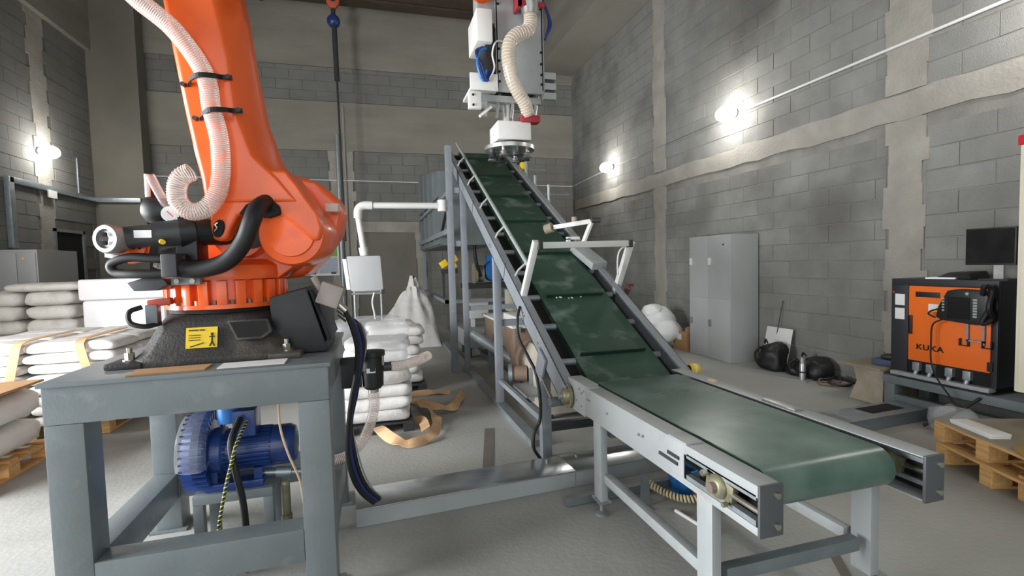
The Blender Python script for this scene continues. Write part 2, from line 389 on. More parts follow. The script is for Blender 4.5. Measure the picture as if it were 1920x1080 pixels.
# --- overhead crane girder and hoist
t = thing('crane_girder', (0, 12.6, 7.9), 'dark brown steel crane girder spanning under the ceiling', 'girder')
MB().box(-5.6, 4.5, 12.42, 12.78, 7.88, 7.92).build('bottom_flange', m_brown, t)
MB().box(-5.6, 4.5, 12.58, 12.62, 7.92, 8.62).build('web', m_brown, t)
MB().box(-5.6, 4.5, 12.42, 12.78, 8.62, 8.66).build('top_flange', m_brown, t)
MB().box(-5.74, -5.6, 12.3, 12.7, 7.8, 8.7).box(4.4, 4.5, 12.4, 12.8, 7.8, 8.7).build('end_bracket', m_brown, t)
t = thing('chain_hoist', (-.66, 12.5, 7.9), 'orange hoist block with blue ball and dark rope hanging from girder', 'hoist')
MB().prism([(-.82, 7.95), (-.49, 7.95), (-.52, 7.70), (-.60, 7.58), (-.72, 7.58), (-.80, 7.70)], lambda x, z, y: (x, y, z), 12.28, 12.41).build('hook_block', m_hoist, t, bevel=.02)
MB().cyl((-.655, 12.27, 7.78), (-.655, 12.25, 7.78), .07, n=16).build('sheave', m_dark, t)
MB().cyl((-.66, 12.35, 7.60), (-.66, 12.35, 7.42), .05, n=12).build('shank', m_dark, t)
MB().ball((-.66, 12.35, 7.30), .15).build('ball', m_blue, t)
MB().tube([(-.65, 12.35, 7.18), (-.64, 12.35, 5.95)], .06, 10).build('sleeve', m_dark, t)
MB().tube([(-.64, 12.35, 5.95), (-.61, 12.35, 2.2)], .025, 8).build('rope', m_dark, t)
# ================================================================== ROBOT TABLE
TX0, TX1, TY0, TY1, TZ = -1.34, -.225, 2.45, 3.55, 1.15
t = thing('robot_table', (-.78, 3.0, 0), 'heavy grey welded steel stand carrying the orange robot', 'stand')
MB().box(TX0 - .012, TX1 + .012, TY0 - .012, TY1 + .012, TZ - .02, TZ).build('top_plate', m_steel, t, bevel=.004)
for lx in (TX0, TX1 - .14):
    for ly in (TY0, TY1 - .14):
        MB().box(lx, lx + .14, ly, ly + .14, .012, TZ - .18).build('leg', m_steel, t, bevel=.006)
        MB().box(lx - .03, lx + .17, ly - .03, ly + .17, 0, .012).build('foot_plate', m_steel, t)
for ly in (TY0, TY1 - .14): MB().box(TX0, TX1, ly, ly + .14, TZ - .18, TZ - .02).build('top_beam', m_steel, t, bevel=.006)
for lx in (TX0, TX1 - .14): MB().box(lx, lx + .14, TY0 + .14, TY1 - .14, TZ - .18, TZ - .02).build('top_beam', m_steel, t, bevel=.006)
for ly in (TY0, TY1 - .14): MB().box(TX0 + .14, TX1 - .14, ly, ly + .13, .20, .36).build('lower_beam', m_steel, t, bevel=.006)
for lx in (TX0, TX1 - .14): MB().box(lx + .005, lx + .135, TY0 + .14, TY1 - .14, .20, .36).build('lower_beam', m_steel, t, bevel=.006)
tag(MB().obox((-.90, 2.535, TZ + .004), (1, .05, 0), (-.05, 1, 0), (0, 0, 1), .30, .13, .006).build('envelope', m_card), 'tan envelope lying on the front edge of grey robot stand', 'envelope')
tag(MB().obox((-.56, 2.54, TZ + .004), (1, .03, 0), (-.03, 1, 0), (0, 0, 1), .28, .12, .005).build('paper_sheet', m_white_pl), 'white paper sheet on the front edge of grey robot stand', 'paper')

# ================================================================== ROBOT
ra = rad(-8)
RT = Vector((cos(ra), sin(ra), 0)); RN = Vector((sin(ra), -cos(ra), 0)); RP = Vector((-.80, 3.02, 0))
def RW(s, z, off): return RP + RT * s + RN * off + Vector((0, 0, z))
rob = thing('industrial_robot', (-.80, 3.02, TZ), 'orange industrial robot arm on a black base, reaching over the conveyor', 'robot')
# base casting: lofted from square foot to round neck
DZ = -.035
def ring_sq(hx, hy, z, c, r, n=32):
    out = []
    for i in range(n):
        a = 2*pi*(i + .5)/n; k = 1 / (abs(cos(a))**c + abs(sin(a))**c) ** (1/c)
        out.append((-.765 + hx * cos(a) * k, 3.0 + hy * sin(a) * k, z))
    return out
base = MB().loft([ring_sq(.36, .36, TZ, 9, 0), ring_sq(.36, .36, TZ + .03, 9, 0), ring_sq(.335, .335, TZ + .06, 7, 0), ring_sq(.275, .30, TZ + .19, 4.5, 0), ring_sq(.265, .28, TZ + .22, 3.2, 0), ring_sq(.25, .25, TZ + .24, 2, 0)]).build('base_casting', m_cast, rob, bevel=.006)
for i, (x, y) in enumerate(((-1.13, 2.72), (-.44, 2.70), (-1.13, 3.3), (-.42, 3.3))):
    MB().box(x - .075, x + .075, y - .08, y + .08, TZ, TZ + .03).build('foot_lug', m_cast, rob, bevel=.01)
    b = MB().cyl((x, y, TZ + .03), (x, y, TZ + .036), .03, n=16).cyl((x, y, TZ + .036), (x, y, TZ + .066), .02, n=6).cyl((x, y, TZ + .066), (x, y, TZ + .09), .012, n=12).build('anchor_bolt', m_bolt, rob)
# yellow warning plate on the sloped front
pn = Vector((0, -.966, .26)).normalized(); pu = Vector((1, 0, 0)); pv = pn.cross(pu)
pc = Vector((-.81, 2.674, TZ + .125))
st = MB().obox(pc, pu, pv, pn, .135, .10, .004).build('warning_plate', m_yellow, base); st['label'] = 'yellow warning plate with black marks'
def onp(u, v): return pc + pu*u + pv*v + pn*.004
mk = MB()
for u0, u1, v in ((-.055, -.015, .036), (-.01, .012, .036)): mk.obox(onp((u0+u1)/2, v), pu, pv, pn, u1-u0, .006, .003)
for k in range(3): mk.obox(onp(-.03, .012 - k*.012), pu, pv, pn, .05, .003, .003)
mk.obox(onp(.045, -.008), pu, pv, pn, .007, .035, .003).obox(onp(.045, .015), pu, pv, pn, .011, .011, .003)
mk.obox(onp(.040, -.034), pu - pv*.5, pv + pu*.5, pn, .006, .024, .003).obox(onp(.051, -.034), pu + pv*.5, pv - pu*.5, pn, .006, .024, .003).obox(onp(.045, .002), pu, pv, pn, .024, .005, .003)
mk.obox(onp(-.02, -.035), pu + pv*.3, pv - pu*.3, pn, .06, .004, .003)
mk.build('plate_print', m_black, base)
# recessed pocket in the casting
pc2 = Vector((-.60, 2.676, TZ + .155))
MB().prism([(-.10, .045), (.085, .045), (.105, -.02), (.06, -.055), (-.055, -.055)], lambda u, v, w_: tuple(pc2 + pu*u + pv*v + pn*w_), -.01, .012).build('pocket_rim', m_cast, base, bevel=.006)
MB().prism([(-.085, .034), (.07, .034), (.085, -.015), (.05, -.043), (-.05, -.043)], lambda u, v, w_: tuple(pc2 + pu*u + pv*v + pn*w_), .0, .016).build('pocket', m_gap, base)
# connector box at the robot's back (right side)
cb = MB().loft([[(-.50, 2.74, TZ+.005), (-.245, 2.74, TZ+.005), (-.245, 3.28, TZ+.005), (-.50, 3.28, TZ+.005)], [(-.52, 2.74, TZ+.30), (-.34, 2.74, TZ+.345), (-.34, 3.28, TZ+.345), (-.52, 3.28, TZ+.30)]]).build('connector_box', m_black, rob, bevel=.008)
MB().loft([[(-.33, 2.76, TZ+.33), (-.245, 2.76, TZ+.05), (-.245, 3.26, TZ+.05), (-.33, 3.26, TZ+.33)], [(-.31, 2.78, TZ+.335), (-.228, 2.78, TZ+.06), (-.228, 3.24, TZ+.06), (-.31, 3.24, TZ+.335)]]).build('end_panel', m_kblack, cb, bevel=.004)
g = MB().obox((-.225, 2.80, TZ + .30), (.93, -.1, -.36), (.1, 1, 0), (.36, 0, .93), .12, .09, .12).build('plug', M('plug_grey', (158, 146, 138), .5), cb, bevel=.012)
MB().cyl((-.275, 2.80, TZ + .33), (-.31, 2.80, TZ + .40), .017, n=10).build('plug_lever', M('plug_grey', (158, 146, 138), .5), cb)
for k, dy in enumerate((0, .05, .1)):
    MB().cyl((-.19, 2.80 + dy, TZ + .25 - .03*k), (-.15, 2.80 + dy, TZ + .21 - .03*k), .02, n=12).build('cable_gland', m_bolt, cb)
# turntable ring with bolt pockets
RCX, RCY = -.765, 3.0
NB = 22
MB().cyl((RCX, RCY, TZ + .235), (RCX, RCY, TZ + .258), .275, n=48).build('bearing_gap', m_gap, rob)
ringo = MB().lathe((RCX, RCY, TZ + .255), (0, 0, 1), [(0, .262), (0, .29), (.022, .29), (.022, .256), (.15, .256), (.15, .24)], 64).build('turntable_ring', m_orange, rob)
for i in range(NB):
    a = 2*pi*i/NB; c = Vector((RCX + .271*cos(a), RCY + .271*sin(a), 0)); d = Vector((cos(a), sin(a), 0)); e = Vector((-sin(a), cos(a), 0))
    MB().obox(c + Vector((0, 0, TZ + .335)), d, e, (0, 0, 1), .045, .046, .12).build('ring_tooth', m_orange, ringo, bevel=.004)
    a += pi/NB; c = Vector((RCX + .274*cos(a), RCY + .274*sin(a), TZ + .276))
    MB().cyl(c, c + Vector((0, 0, .022)), .011, n=6).build('bolt', m_bolt, ringo)
MB().lathe((RCX, RCY, TZ + .40), (0, 0, 1), [(0, .296), (.02, .30), (.07, .295), (.10, .25), (.10, .1)], 56).build('turntable_collar', m_orange, rob)
# carousel body and its rear yoke
car = MB().prism([(-.22, 1.62), (-.25, 1.56), (-.24, 1.545), (.32, 1.545), (.40, 1.60), (.40, 1.70), (.30, 1.79), (.10, 1.80), (-.10, 1.74)], lambda s, z, o_: tuple(RW(s, z, o_)), -.24, .10).build('carousel', m_orange, rob, bevel=.03, seg=3)
YK = [(.10, 1.56), (.26, 1.535), (.38, 1.55), (.49, 1.66), (.575, 1.79), (.60, 1.90), (.585, 1.985), (.47, 2.09), (.36, 2.13), (.22, 2.10), (.10, 1.98), (.05, 1.8)]
MB().prism(YK, lambda s, z, o_: tuple(RW(s + .03, z, o_)), -.30, -.08).build('rear_yoke', m_orange, rob, bevel=.035, seg=3)
MB().obox(RW(.60, 1.93, .0), RT, RN, (0, 0, 1), .07, .06, .05).build('limit_stop', M('beige_stop', (214, 196, 180), .5), rob, bevel=.01)
MB().obox(RW(.0, 1.56, .30), RT, RN, (0, 0, 1), .10, .012, .02).build('name_plate', M('pale_orange', (250, 150, 90), .5), rob)
# link arm
S = [(3.62, -.16, .03, .12), (2.89, -.078, .155, .228), (2.63, -.044, .20, .258), (2.36, -.008, .222, .30), (2.16, .024, .29, .365), (2.05, .045, .40, .44), (1.93, .058, .49, .525)]
rings = []
for z, sl, sm, sr in S:
    rings.append([tuple(RW(*p)) for p in ((sl + .02, z, .06), (sl - .012, z, .245), (sl + .012, z, .28), (sl + (sm - sl)*.55, z, .285), (sm, z, .28), (sr, z, .13), (sr, z, .02), (sl + .1, z, .0))])
arm = MB().loft(rings)
low = [(.045, 2.06), (.058, 1.956), (.072, 1.87), (.07, 1.80), (.082, 1.75), (.115, 1.738), (.148, 1.752), (.165, 1.80), (.20, 1.865), (.268, 1.889), (.393, 1.874), (.46, 1.82), (.55, 1.735), (.585, 1.74), (.60, 1.80), (.585, 1.87), (.53, 1.95), (.49, 2.02), (.44, 2.09), (.25, 2.10)]
arm.prism(low, lambda s, z, o_: tuple(RW(s, z, o_)), .02, .272)
link = arm.build('link_arm', m_orange, rob, bevel=.022, seg=3, smooth=50)
MB().lathe(RW(.44, 1.775, -.08), RN, [(0, .165), (.29, .165), (.31, .155), (.315, .12), (.33, .115), (.335, .02)], 48).build('shoulder_hub', m_orange, rob)
MB().lathe(RW(.16, 1.79, -.05), RN, [(0, .13), (.22, .13), (.22, .10), (.235, .10)], 40).build('shoulder_gear', m_orange, rob)
MB().lathe(RW(.22, 1.79, .09), RN, [(0, .085), (.10, .085), (.10, .02)], 30).build('motor_end', m_black, rob)
# black cable port and the eye in the lug
port = [(.215, 1.872), (.25, 1.918), (.308, 1.945), (.371, 1.94), (.404, 1.91), (.41, 1.872), (.354, 1.853), (.29, 1.858)]
MB().prism(port, lambda s, z, o_: tuple(RW(s, z, o_)), .20, .292).build('cable_port', m_gap, rob, bevel=.006)
MB().prism([(.116 + .024*cos(2*pi*i/20) + .008*sin(2*pi*i/20), 1.803 + .043*sin(2*pi*i/20)) for i in range(20)], lambda s, z, o_: tuple(RW(s, z, o_)), .22, .288).build('lug_eye', m_gap, rob)
MB().tube([RW(.100, 1.79, .292), RW(.115, 1.805, .295), (RW(.105, 1.82, .294)), RW(.118, 1.832, .292)], .005, 6).build('lug_lettering', m_bolt, rob)
for s0, s1, z0, z1 in ((-.0, .205, 2.492, 2.532), (.045, .245, 2.332, 2.374)):
    pts = spl([RW(s0 - .01, z0, .25), RW(s0 + .03, z0 + .005, .295), RW(s0 + .05, z0 + .010, .335), RW((s0+s1)/2 + .005, (z0+z1)/2 - .004, .378), RW(s1 - .045, z1 - .014, .345), RW(s1 - .03, z1 - .004, .30), RW(s1 + .012, z1, .285)], 5)
    o = MB()
    for a, b in zip(pts[:-1], pts[1:]): o.bar(a, b + (b - a)*.15, .008, .022, upv=(0, 0, 1))
    o.build('hose_strap', m_rubber, rob)
    for s_, z_ in ((s0, z0), (s1, z1)): MB().cyl(RW(s_, z_, .275), RW(s_, z_, .305), .011, n=10).build('strap_bolt', m_dark, rob)
def coil(pts, R, r, pitch, n=12, k=5):
    P = spl(pts, 10); L = [0]
    for a, b in zip(P[:-1], P[1:]): L.append(L[-1] + (b - a).length)
    out = []; px = None; steps = int(L[-1] / pitch * n); j = 0
    for i in range(steps):
        d = i * pitch / n
        while j < len(L) - 2 and L[j+1] < d: j += 1
        f = (d - L[j]) / max(1e-6, L[j+1] - L[j]); c = P[j].lerp(P[j+1], f); t_ = (P[j+1] - P[j]).normalized()
        if px is None: px, _, _ = frame_of(t_)
        px = (px - t_ * px.dot(t_)).normalized(); py = t_.cross(px); a = 2*pi*i/n
        out.append(c + (px*cos(a) + py*sin(a)) * R)
    return MB().tube(out, r, k)
HP = [(-.42, 3.16), (-.251, 2.965), (-.158, 2.862), (-.012, 2.732), (.11, 2.536), (.134, 2.369), (.16, 2.231), (.162, 2.089), (.147, 1.995), (.13, 1.949), (.089, 1.894), (.028, 1.879), (-.021, 1.92), (-.025, 1.986), (-.0, 2.039), (.046, 2.064)]
OF = [.325]*9 + [.33, .34, .35, .355, .36, .365, .365]
hp = [RW(s, z, o_) for (s, z), o_ in zip(HP, OF)]
h = MB().tube(spl(hp, 10), .041, 18, caps=False).build('vacuum_hose', m_hose, rob)
h['label'] = 'clear spiral suction hose strapped to the arm'
coil(hp, .0413, .0019, .0105).build('hose_spiral', m_hose_r, h)
# spring balancer, accumulator, hoses on the left of the carousel
MB().cyl(RW(-.34, 1.755, .34), RW(-.13, 1.775, .33), .052, n=24).cyl(RW(-.15, 1.775, .33), RW(-.04, 1.785, .30), .058, .066, n=24).build('balancer_cylinder', m_dark, rob)
MB().cyl(RW(-.06, 1.785, .29), RW(.0, 1.79, .26), .08, n=24).cyl(RW(-.01, 1.79, .26), RW(.12, 1.79, .16), .065, n=20).build('balancer_head', m_black, rob)
MB().obox(RW(-.02, 1.71, .26), RT, RN, (0, 0, 1), .10, .12, .13).build('valve_block', m_black, rob, bevel=.012)
cap = MB().lathe(RW(-.31, 1.755, .36), RN*.97 - RT*.25, [(-.05, .05), (-.03, .066), (.03, .069), (.045, .062), (.045, .045), (.03, .043)], 30).build('balancer_eye', M('dull_alloy', (142, 140, 138), .5, metal=.4), rob)
for dz in (.02, -.02): MB().obox(RW(-.325, 1.755 + dz, .405), RT, RN, (0, 0, 1), .03, .012, .018).build('eye_slot', m_gap, cap, bevel=.004)
MB().obox(RW(-.17, 1.775, .385), RT, RN, Vector((0, 0, 1)), .075, .006, .035).build('white_label', m_white_pl, rob)
MB().cyl(RW(-.10, 1.74, .37), RW(-.08, 1.735, .40), .012, n=10).build('yellow_cap', m_yellow, rob)
MB().prism([(-.37, 1.70), (-.34, 1.74), (-.20, 1.74), (-.23, 1.65), (-.29, 1.64)], lambda s, z, o_: tuple(RW(s, z, o_)), .26, .30).build('balancer_mount', m_orange, rob, bevel=.008)
for k in range(3): MB().cyl(RW(-.285 + .025*k, 1.715, .295), RW(-.285 + .025*k, 1.715, .305), .006, n=8).build('mount_hole', m_gap, rob)
MB().prism([(-.16, 1.715), (-.02, 1.73), (.02, 1.60), (-.10, 1.58), (-.22, 1.62)], lambda s, z, o_: tuple(RW(s, z, o_)), .18, .27).build('carousel_motor', m_cast, rob, bevel=.03)
MB().obox(RW(-.115, 1.665, .285), RT, RN, (0, 0, 1), .03, .02, .035).build('brass_tag', M('amber_tag', (226, 170, 80), .5), rob, bevel=.004)
a0, a1 = RW(-.245, 1.915, .24), RW(-.04, 1.875, .20); ax = (a1 - a0)
MB().lathe(a0, ax, [(0, .01), (.006, .045), (.03, .066), (.07, .075), (.12, .074), (.16, .06), (.185, .04), (.20, .03)], 28).build('gas_accumulator', m_black, rob)
gd = (RN*.9 + RT*.25).normalized()
gp = RW(-.085, 1.872, .30)
gg = MB().cyl(gp, gp + gd*.03, .037, n=24).build('pressure_gauge', m_alu, rob)
MB().cyl(gp + gd*.03, gp + gd*.033, .031, n=24).build('gauge_face', m_white_pl, gg)
MB().obox(gp + gd*.036, RT*.7 + Vector((0, 0, .7)), gd, Vector((0, 0, .7)) - RT*.7, .004, .003, .036).build('gauge_needle', m_red, gg)
MB().tube(spl([RW(-.17, 2.06, .30), RW(-.145, 1.99, .29), (RW(-.12, 1.93, .28)), RW(-.10, 1.90, .27)], 6), .021, 12).build('white_hose_stub', m_hose, rob)
MB().cyl(RW(-.20, 2.07, .27), RW(-.20, 1.96, .27), .012, n=8).build('bracket_post', m_alu, rob)
cab = [(-.07, 1.618), (-.03, 1.611), (.067, 1.604), (.188, 1.639), (.272, 1.727), (.315, 1.828), (.328, 1.895), (.34, 1.93)]
co = [.38, .38, .38, .39, .40, .40, .35, .27]
MB().tube(spl([RW(s, z, o_) for (s, z), o_ in zip(cab, co)], 8), .041, 14).build('cable_conduit', m_rubber, rob)
MB().tube(spl([RW(.0, 1.66, .36), RW(-.12, 1.66, .37), RW(-.24, 1.668, .37), RW(-.325, 1.64, .36), RW(-.31, 1.60, .36), RW(-.20, 1.59, .38), RW(-.03, 1.59, .37)], 8), .021, 12).build('cable_loop', m_rubber, rob)
MB().obox(RW(-.045, 1.625, .38), RT, RN, (0, 0, 1), .07, .11, .11).build('conduit_clamp', m_dark, rob, bevel=.01)
MB().obox(RW(-.30, 1.672, .33), RT + Vector((0, 0, -.2)), RN, (0, 0, 1), .11, .06, .022).build('bracket_arm', m_alu, rob, bevel=.004)
MB().prism([(-.27, 1.55), (-.20, 1.57), (-.11, 1.565), (-.09, 1.535), (-.14, 1.51), (-.24, 1.508)], lambda s, z, o_: tuple(RW(s, z, o_)), .24, .36).build('cable_bracket', m_dark, rob, bevel=.006)
MB().obox(RW(-.02, 1.55, .33), RT, RN, (0, 0, 1), .13, .03, .035).build('stop_block', m_steel, rob, bevel=.004)
for s_ in (-.055, .015): MB().cyl(RW(s_, 1.55, .342), RW(s_, 1.55, .355), .013, n=6).build('bolt', m_bolt, rob)
MB().tube(spl([(-1.08, 2.75, TZ+.28), (-1.12, 2.72, TZ+.26), (-1.11, 2.70, TZ+.21), (-1.05, 2.70, TZ+.19), (-1.0, 2.74, TZ+.2)], 6), .012, 8).build('small_cable', m_rubber, rob)
MB().obox((-1.03, 2.74, TZ+.245), (1, 0, 0), (0, 1, 0), (0, 0, 1), .05, .05, .09).build('plug_block', m_steel, rob, bevel=.004)
MB().obox((-1.0, 2.75, TZ+.30), (1, 0, .1), (0, 1, 0), (-.1, 0, 1), .10, .05, .035).build('red_plug', m_redcl, rob, bevel=.008)
# elbow and forearm above the frame, wrist at the gripper
E0 = RW(.0, 3.5, .12); W0 = Vector((1.06, 4.86, 4.36))
fd = (W0 - E0).normalized(); fs = fd.cross(Vector((0, 0, 1))).normalized(); fu = fs.cross(fd)
MB().lathe(RW(-.02, 3.5, -.2), RN, [(0, .25), (.5, .25), (.52, .22)], 40).build('elbow', m_orange, rob)
def fr(p, a, b): return [tuple(p + fs*(a*cos(2*pi*(i+.5)/12)) + fu*(b*sin(2*pi*(i+.5)/12))) for i in range(12)]
Lf = (W0 - E0).length
MB().loft([fr(E0 - fd*.35, .20, .20), fr(E0 + fd*.5, .19, .20), fr(E0 + fd*(Lf*.55), .13, .15), fr(W0 - fd*.1, .11, .13), fr(W0 + fd*.12, .10, .12)]).build('forearm', m_orange, rob, bevel=.01)
MB().lathe(W0 + Vector((.03, .0, .1)), (.35, -.2, -1), [(0, .16), (.10, .17), (.20, .15), (.26, .11)], 30).build('wrist', m_orange, rob)
MB().cyl(RW(.20, 3.07, .16), RW(.34, 3.02, .16), .055, n=18).build('elbow_motor', m_black, rob)
MB().lathe(RW(.16, 3.06, .20), RN, [(0, .06), (.05, .06), (.06, .03)], 20).build('motor_flange', m_redcl, rob)
MB().tube(spl([RW(.27, 3.03, .2), RW(.30, 2.95, .22), RW(.34, 2.97, .22), RW(.345, 3.08, .2)], 6), .006, 6).build('thin_cable', m_rubber, rob)
MB().obox(RW(.345, 3.02, .22), RT, RN, (0, 0, 1), .02, .05, .13).build('motor_bracket', m_alu, rob)

# ================================================================== BAG GRIPPER
gr = thing('bag_gripper', (1.55, 5.1, 2.7), 'white vacuum bag gripper with clear hose hanging above the sloping belt', 'gripper')
MB().box(1.31, 1.82, 5.0, 5.03, 3.37, 4.75).build('face_plate', m_steel_lt, gr, bevel=.004)
MB().box(1.33, 1.80, 5.03, 5.45, 3.45, 4.75).build('body_frame', m_dark, gr, bevel=.01)
MB().box(1.30, 1.33, 5.0, 5.5, 3.40, 4.75).build('side_plate', m_steel_lt, gr, bevel=.004)
MB().box(1.80, 1.83, 5.0, 5.5, 3.40, 4.75).build('side_plate', m_steel_lt, gr, bevel=.004)
for x in (1.335, 1.795):
    for z in (3.47, 3.57, 3.68, 3.80, 4.25): MB().cyl((x, 5.0, z), (x, 4.99, z), .013, n=10).build('screw', m_gap, gr)
MB().box(1.09, 1.25, 4.90, 5.35, 3.82, 4.14).build('valve_box', m_white, gr, bevel=.01)
MB().box(1.12, 1.30, 5.0, 5.2, 4.05, 4.40).build('mounting_arm', m_steel_lt, gr, bevel=.006)
MB().box(1.19, 1.30, 4.97, 5.4, 3.55, 4.0).build('cable_duct', m_black, gr, bevel=.01)
br = MB().box(1.02, 1.31, 4.97, 5.0, 3.36, 3.53)
br.box(1.02, 1.30, 5.0, 5.4, 3.36, 3.39).build('left_bracket', m_white, gr, bevel=.004)
MB().obox((1.06, 4.98, 3.25), (1, 0, 0), (0, 1, 0), (0, 0, 1), .13, .06, .17).build('clamp', m_white, gr, bevel=.006)
for z in (3.20, 3.30): MB().cyl((1.04, 4.95, z), (1.04, 4.94, z), .012, n=8).build('screw', m_gap, gr)
for z in (3.36, 3.46, 3.57): MB().box(1.82, 1.96, 5.0, 5.06, z - .035, z + .035).build('guide_bar', m_steel_lt, gr, bevel=.004)
for z in (3.41, 3.515): MB().box(1.80, 1.94, 5.01, 5.05, z - .016, z + .016).build('guide_slot', m_dark, gr)
for x in (1.24, 1.36, 1.52, 1.78): MB().cyl((x, 5.1, 3.38), (x - .05, 5.08, 3.12), .018, n=10).build('spring_rod', m_alu, gr)
MB().box(1.12, 1.80, 5.05, 5.3, 3.28, 3.345).build('cross_plate', m_steel_lt, gr, bevel=.004)
MB().obox((1.18, 5.02, 3.16), (1, 0, .8), (0, 1, 0), (-.8, 0, 1), .16, .05, .025).build('link_plate', m_white, gr)
MB().box(1.30, 1.66, 4.98, 5.36, 2.88, 3.07).build('suction_box', m_white, gr, bevel=.01)
MB().cyl((1.46, 5.17, 3.07), (1.46, 5.17, 3.30), .06, n=16).build('neck', m_alu, gr)
MB().cyl((1.47, 5.17, 2.80), (1.47, 5.17, 2.84), .27, n=36).build('suction_plate', m_alu, gr)
MB().cyl((1.47, 5.17, 2.84), (1.47, 5.17, 2.88), .18, n=30).build('plate_hub', m_dark, gr)
for k in range(8):
    a = 2*pi*k/8 + .2; c = Vector((1.47 + .2*cos(a), 5.17 + .2*sin(a), 2.80))
    MB().lathe(c, (0, 0, -1), [(0, .02), (.03, .02), (.04, .04), (.055, .03), (.07, .045), (.085, .05)], 14).build('suction_cup', m_alu if k % 2 else m_dark, gr)
MB().box(1.55, 1.75, 4.94, 5.06, 3.06, 3.13).build('hose_flange', m_maroon, gr, bevel=.004)
gh = [(1.64, 4.86, 4.12), (1.635, 4.85, 4.02), (1.60, 4.84, 3.94), (1.50, 4.83, 3.89), (1.42, 4.83, 3.82), (1.39, 4.84, 3.72), (1.395, 4.85, 3.60), (1.43, 4.87, 3.46), (1.50, 4.90, 3.34), (1.58, 4.93, 3.24), (1.63, 4.97, 3.13)]
h = MB().tube(spl(gh, 8), .068, 18, caps=False).build('clear_hose', clear('clear_pvc_beige', (218, 204, 182), .5, .12), gr)
coil([Vector(p) for p in gh], .0685, .0026, .03).build('hose_spiral', m_hose_r, h)
MB().box(1.52, 1.75, 4.80, 4.98, 4.20, 4.55).build('valve_body', m_alu, gr, bevel=.01)
MB().box(1.50, 1.77, 4.79, 4.82, 4.16, 4.21).box(1.50, 1.53, 4.79, 4.99, 4.16, 4.5).build('valve_gasket', m_maroon, gr)
MB().cyl((1.64, 4.86, 4.10), (1.64, 4.86, 4.22), .085, .10, n=20).build('reducer', m_alu, gr)
MB().cyl((1.60, 4.84, 4.50), (1.75, 4.80, 4.36), .09, n=20).build('elbow_pipe', m_alu, gr)
for k in range(3):
    MB().tube(spl([(1.23 - .03*k, 5.0, 3.80), (1.12 - .02*k, 4.93, 3.72), (1.09 + .02*k, 4.92, 3.58), (1.16 + .02*k, 4.95, 3.45), (1.24 + .02*k, 5.02, 3.72)], 6), .014, 8).build('blue_cable', m_blue_c if k else m_blue_b, gr)
for k in range(2): MB().tube(spl([(1.78, 4.98, 4.40 - .03*k), (1.86, 4.97, 4.22), (1.90 - .02*k, 4.97, 4.08), (1.84, 4.98, 3.93)], 6), .014, 8).build('blue_cable', m_blue_c, gr)
MB().tube(spl([(1.42, 4.98, 3.86), (1.30, 4.95, 3.85), (1.25, 4.94, 3.72), (1.27, 4.95, 3.58), (1.20, 4.95, 3.44)], 6), .009, 6).build('white_cable', m_white_pl, gr)

# ================================================================== UNDER THE TABLE
bl = thing('vacuum_blower', (-.8, 3.05, .37), 'blue side-channel blower with finned motor under the robot stand', 'blower')
BC = Vector((-.94, 3.05, .60))
fan = MB().lathe(BC - Vector((.075, 0, 0)), (1, 0, 0), [(0, .09), (.0, .15), (.015, .185), (.06, .20), (.11, .185), (.125, .15), (.13, .10)], 48).build('fan_housing', m_blue, bl)
for k in range(36):
    a = 2*pi*k/36; c = BC + Vector((0, cos(a)*.19, sin(a)*.19))
    MB().obox(c - Vector((.005, 0, 0)), (1, 0, 0), (0, -sin(a), cos(a)), (0, cos(a), sin(a)), .12, .007, .05).build('cooling_rib', m_blue, fan)
MB().lathe(BC - Vector((.085, 0, 0)), (1, 0, 0), [(0, .03), (0, .10), (.02, .11)], 30).build('housing_cover', m_blue, bl)
fr_ = MB().loft([[(BC.x + dx, BC.y + cos(a)*r_, BC.z + sin(a)*r_) for a in [pi*.12 + pi*.95*i/14 for i in range(15)]] for dx, r_ in ((-.10, .14), (-.085, .20), (-.03, .222), (.03, .224), (.06, .20))], caps=False).build('film_cover', clear('thin_clear_film', (232, 236, 238), .13, .06, .4), bl)
mot = MB().cyl((-.87, 3.05, .585), (-.585, 3.05, .585), .098, n=30).build('motor_body', m_blue, bl)
for k in range(26):
    a = 2*pi*k/26; c = Vector((-.725, 3.05 + cos(a)*.104, .585 + sin(a)*.104))
    MB().obox(c, (1, 0, 0), (0, -sin(a), cos(a)), (0, cos(a), sin(a)), .26, .006, .026).build('motor_fin', m_blue, mot)
MB().lathe((-.59, 3.05, .585), (1, 0, 0), [(0, .112), (.09, .112), (.12, .095), (.125, .05)], 30).build('fan_cowl', m_blue, bl)
MB().lathe((-.87, 3.05, .585), (1, 0, 0), [(-.02, .13), (.03, .13), (.05, .105)], 30).build('motor_flange', m_blue, bl)
MB().box(-.77, -.655, 2.93, 3.07, .685, .83).build('terminal_box', m_blue, bl, bevel=.01)
MB().cyl((-.80, 3.0, .76), (-.80, 3.0, .86), .055, n=20).build('inlet_port', m_blue_b, bl)
MB().box(-.92, -.63, 2.93, 3.17, .40, .44).build('foot_frame', m_blue, bl, bevel=.006)
for x in (-.90, -.68): MB().box(x, x + .04, 2.95, 3.15, .44, .50).build('foot_bracket', m_blue, bl)
st = thing('blower_bench', (-.8, 3.05, 0), 'low grey tube bench carrying the blue blower', 'bench')
for y in (2.90, 3.15): MB().box(-.97, -.58, y, y + .05, .35, .40).build('bench_rail', m_steel, st, bevel=.004)
for x in (-.97, -.63): MB().box(x, x + .05, 2.95, 3.15, .35, .40).build('bench_end', m_steel, st)
for x in (-.97, -.63):
    for y in (2.90, 3.15): MB().box(x, x + .05, y, y + .05, 0, .35).build('leg', m_steel, st, bevel=.004)
pf = thing('pipe_fitting', (-.5, 2.98, 0), 'dull steel pipe riser with elbow beside the blue blower', 'pipe')
